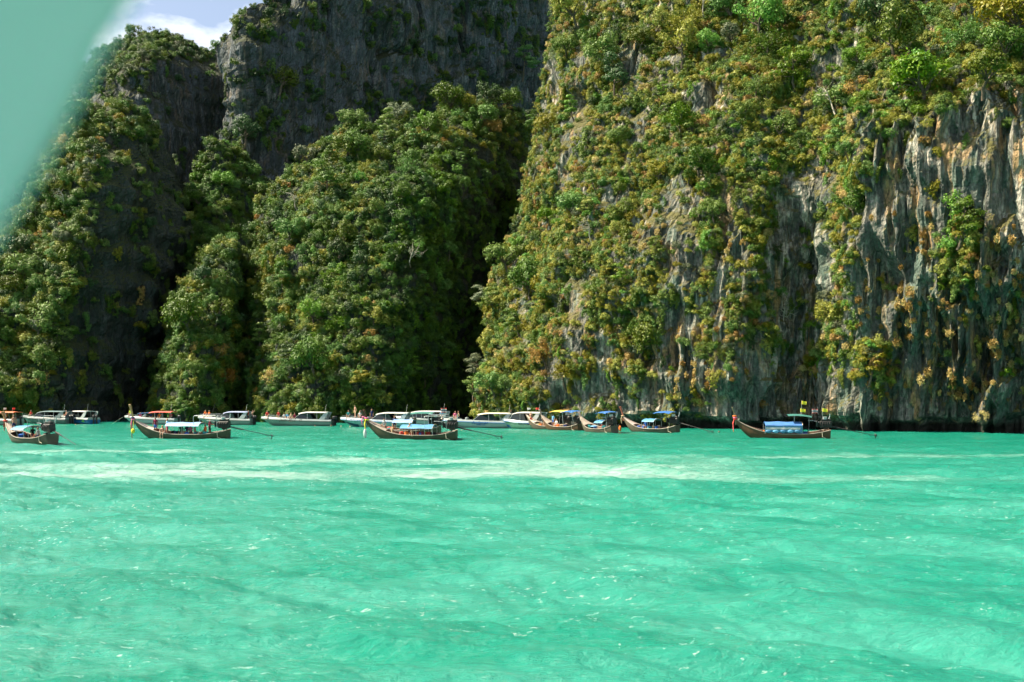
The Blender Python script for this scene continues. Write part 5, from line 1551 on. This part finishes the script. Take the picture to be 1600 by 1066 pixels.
# speedboats
b, L = speedboat(-12, 664.5, 170, 'speedboat cut off by the left edge with an orange awning', L=10, roof=paint('awning_orange', (.62, .14, .06), .6), roof_span=(.02, .42), glass=False, arch=False, engines=1, flags=True, antenna=False, roof_h=2.2)
b.crew('sit', -3.0, .6, 1.1, 90, 'person in an orange vest on the speedboat at the left edge', top='orange', skin=1)
b, L = speedboat(72, 662.2, 168, 'grey speedboat with a dark flat top behind the far-left longtail', L=9.5, hull=paint('gelcoat_dull', (.10, .14, .13), .4), upper=paint('topside_dull', (.18, .21, .21), .4), roof=paint('roof_slate', (.10, .16, .17), .4), roof_span=(.05, .62), engines=2, flags=False)
b.crew('sit', 2.6, .5, 1.37, 90, 'person in red on the grey flat-topped speedboat', top='red', skin=1)
b, L = speedboat(121, 661.8, 150, 'dark blue-hulled speedboat with a white roof below the dark wall', L=9.0, hull=GEL_BLUE, roof=ROOF_W, roof_span=(.10, .66), engines=2, decal=[(-3.6, -1.6, .30, .85, GREEN_P), (-.2, 1.8, .62, .95, paint('decal_sky', (.05, .30, .48), .3))],
                 words=[('LOVE ANDAMAN', 2.6, .58, .42, paint('lettering_sky', (.16, .45, .60), .4))])
b.crew('sit', 2.7, .2, 1.32, 60, 'sunburnt person sitting ahead of the white roof of the blue-hulled speedboat', top='bare', bottom='red', skin=0)
b, L = speedboat(236, 662.8, 174, 'white speedboat with blue and red awnings and an anchor line from its bow', L=9.6, hull=GEL, roof=RED_P, roof2=TARP_BLUE, roof_span=(.06, .52), glass=False, arch=False, engines=1, rope=True, antenna=True, roof_h=2.15,
                 decal=[(2.4, 4.0, .75, 1.15, CLOTH['maroon'])])
b.crew('sit', 3.7, .1, 1.57, 80, 'person in a lime vest and red cap on the bow with the anchor line', top='lime', bottom='white', skin=1, hair=1)
for k, (xx, yy, tp) in enumerate(((1.6, .7, 'pink'), (.7, .8, 'white'), (-.4, .8, 'navy'), (-2.0, .9, 'orange'), (-3.9, .6, 'red'))):
    b.crew('sit', xx, yy, 1.02, 90, 'person in %s sitting under the red and blue awnings' % tp, top=tp, skin=k % 4, hair=k % 3)
b, L = speedboat(352, 663.8, 172, 'white speedboat with a blue-edged roof behind the engine of the olive longtail', L=9.8, hull=GEL_GREY, upper=GEL, roof=paint('roof_bluewhite', (.26, .31, .46), .4), roof_span=(.06, .50), engines=2)
b.crew('sit', 3.4, .3, 1.47, 90, 'person in an orange vest on the bow of the blue-roofed speedboat', top='orange', skin=0)
b.crew('sit', 2.6, .5, 1.42, 60, 'second person in orange, nearer the roof of the blue-roofed speedboat', top='orange', bottom='black', skin=1, hair=1)
b.crew('stand', -4.3, .5, .55, 200, 'person in red at the stern of the blue-roofed speedboat', top='red', skin=0)
b.crew('wave', -4.7, -.4, .55, 180, 'bare-chested person raising an arm at the stern of the blue-roofed speedboat', top='bare', skin=0)
b, L = speedboat(464, 665.2, 176, 'long grey-green speedboat with dark lettering along its side', L=12.0, hull=GEL_GREY, roof=ROOF_W, roof_span=(.06, .46), engines=3, words=[('Jewel 2012', 2.6, .78, .62, INK_K), ('O', -.75, .74, .55, INK_K)])
for k, (xx, yy, tp, lb) in enumerate(((4.9, .2, 'red', 'person in red sitting at the bow tip of the lettered grey-green speedboat'), (2.9, .5, 'red', 'person in red halfway along the foredeck of the grey-green speedboat'),
                                      (1.9, .7, 'white', 'person in white ahead of the roof of the grey-green speedboat'), (1.4, .7, 'sky', 'person in pale blue ahead of the roof of the grey-green speedboat'),
                                      (.7, .9, 'tan', 'person in tan by the window of the grey-green speedboat'), (.1, .9, 'maroon', 'person in maroon by the window of the grey-green speedboat'))):
    b.crew('sit', xx, yy, 1.45 if xx > 2 else 1.1, 90, lb, top=tp, skin=k % 4, hair=k % 3)
b, L = speedboat(588, 667, 168, 'teal-sided speedboat with a dark painted bow shadow and a long white roof behind the longtails', L=12.0, hull=paint('gelcoat_aqua', (.20, .38, .36), .25), upper=paint('topside_grey', (.34, .40, .44), .3), stripe=GEL_BLUE, roof=ROOF_W, roof_span=(.04, .48), engines=2, bow_paint_shade=DARK_BLUE,
                 words=[('Phuket wave', 4.2, .98, .44, INK)])
b.crew('sit', 4.6, .1, 1.54, 90, 'person in dark green sitting at the bow of the teal-sided speedboat', top='teal', bottom='black', skin=1)
b.crew('stand', 3.6, -.2, 1.44, 60, 'sunburnt person standing on the bow of the teal-sided speedboat', top='bare', bottom='tan', skin=0)
b.crew('sit', 2.6, .3, 1.48, 90, 'person in white lying back on the foredeck of the teal-sided speedboat', top='white', skin=0, hair=1)
b.crew('stand', .6, .4, .9, 90, 'person in navy beside the cabin of the teal-sided speedboat', top='navy', skin=1)
b, L = speedboat(658, 664.0, 172, 'white-roofed speedboat in the crowd behind the longtail pair', L=10.5, hull=GEL, roof=ROOF_W, roof_span=(.08, .66), engines=2, roof_h=2.3)
b, L = speedboat(742, 668.3, 176, 'speedboat with a cream roof, raked stern and large blue script lettering', L=12.2, hull=GEL, upper=GEL, stripe=BLUE_TRIM, roof=ROOF_CREAM, roof_span=(.03, .46), engines=0, glass=True,
                 words=[('Andaman', .35, .58, .66, INK_B), ('EXPRESS TOUR', -.35, .40, .20, INK_B), ('The sea', 4.1, .88, .34, INK), ('SPEED BOAT TOUR', 4.4, .68, .16, INK)])
b.crew('sit', 5.1, .1, 1.60, 90, 'person in blue at the bow of the speedboat with blue script lettering', top='sky', bottom='navy', skin=1)
b.crew('sit', 3.0, .2, 1.48, 90, 'person in pink sunning on the foredeck of the cream-roofed speedboat', top='pink', skin=0)
b.crew('sit', 2.5, -.3, 1.46, 0, 'person in tan beside the one in pink on the cream-roofed speedboat', top='tan', skin=1)
b, L = speedboat(817, 669.0, 152, 'small white speedboat with a green hull decal and twin flags on its roof', L=7.6, hull=paint('gelcoat_mint', (.34, .46, .34), .3), upper=GEL, stripe=BLUE_TRIM, roof=ROOF_W, roof_span=(.06, .68), engines=0, flags=True, bow_paint_shade=BLUE_TRIM, roof_h=2.35,
                 words=[('Lambert', 2.2, .82, .36, GREEN_P), ('ALEXANDR', .1, .56, .42, INK_K)], decal=[(-3.5, -1.7, .35, 1.0, GREEN_P), (-2.2, -1.4, .5, .72, CLOTH['navy'])])
b.crew('stand', 2.1, -.2, .85, 60, 'dark figure standing ahead of the cabin of the small white speedboat', top='black', bottom='black', skin=2)

# ------------------------------------------------------------------ swimmers
for k, (px, wy, yaw, lab, tp, hr) in enumerate((
        (494, 666.5, 200, 'swimmer near the middle of the grey-green speedboat', 'bare', 0), (519, 666.0, 160, 'swimmer at the stern of the grey-green speedboat', 'bare', 2),
        (534, 667.0, 250, 'swimmer under the dark bow of the teal-sided speedboat', 'pink', 2), (545, 668.0, 20, 'fair-haired swimmer beside the dark bow', 'white', 1),
        (119, 664.5, 270, 'swimmer in front of the blue-hulled speedboat', 'white', 0), (727, 671.8, 180, 'lone swimmer in front of the lettered cream-roofed speedboat', 'black', 0),
        (1125, 676.0, 200, 'lone swimmer in open water near the right cliff', 'black', 0))):
    loc, _ = heading(px, wy, 0)
    person('swim', loc, R(yaw), lab, top=tp, bottom='navy', skin=(0, 1, 0, 3, 0, 1, 2)[k], hair=hr, group='swimmers between the boats')

# ------------------------------------------------------------------ canvas awning flap of the boat the photo is taken from
def awning():
    t = NT('teal_canvas')
    co = t.coords()
    wv = t.noise(co, 260.0, 2)
    c = t.mix(t.noise(co, 5.0, 3), (.54, .77, .69), (.58, .80, .72))
    b = t.n('ShaderNodeBump', {'Height': wv, 'Strength': .2, 'Distance': .001})
    p = t.n('ShaderNodeBsdfPrincipled', {'Base Color': c, 'Roughness': .7, 'Normal': b})
    tr = t.n('ShaderNodeBsdfTranslucent', {'Color': c})
    mx = t.n('ShaderNodeMixShader', {'Fac': .55})
    t.t.links.new(p.outputs[0], mx.inputs[1])
    t.t.links.new(tr.outputs[0], mx.inputs[2])
    m = t.done(mx)
    root = link('awning_flap', None, label='blurred teal canvas awning flap hanging close at the upper left', cat='awning')
    root.location = unproj(-380, 200, .47)
    o = np.array(root.location)
    edge = [(330, -220), (195, 0), (155, 66), (88, 197), (10, 328), (-70, 450), (-160, 560)]
    rows = []
    for i, (x, y) in enumerate(edge):
        row = []
        for k in range(14):
            f = k / 13
            fold = .003 * math.sin(f * 11 + i * .35) * min(1, f * 4) + .02 * f
            row.append(tuple(unproj(x - 900 * f, y - 420 * f, .45 + fold) - o))
        rows.append(row)
    MB().loft(rows).build('canvas', m, root, True, .0012)
    MB().tube([r[0] for r in rows], .003, 8).build('hem', m, root, True)
    tl, bl = Vector(rows[0][-1]), Vector(rows[-1][-1])
    MB().tube([tl + Vector((0, 0, .25)), tl, bl, bl + Vector((0, 0, -.8))], .014, 10).build('support_pole', STEEL, root)
    MB().tube([Vector(rows[0][0]) + Vector((.4, .02, .02)), Vector(rows[0][0]), tl], .012, 10).build('roof_batten', STEEL, root)
awning()
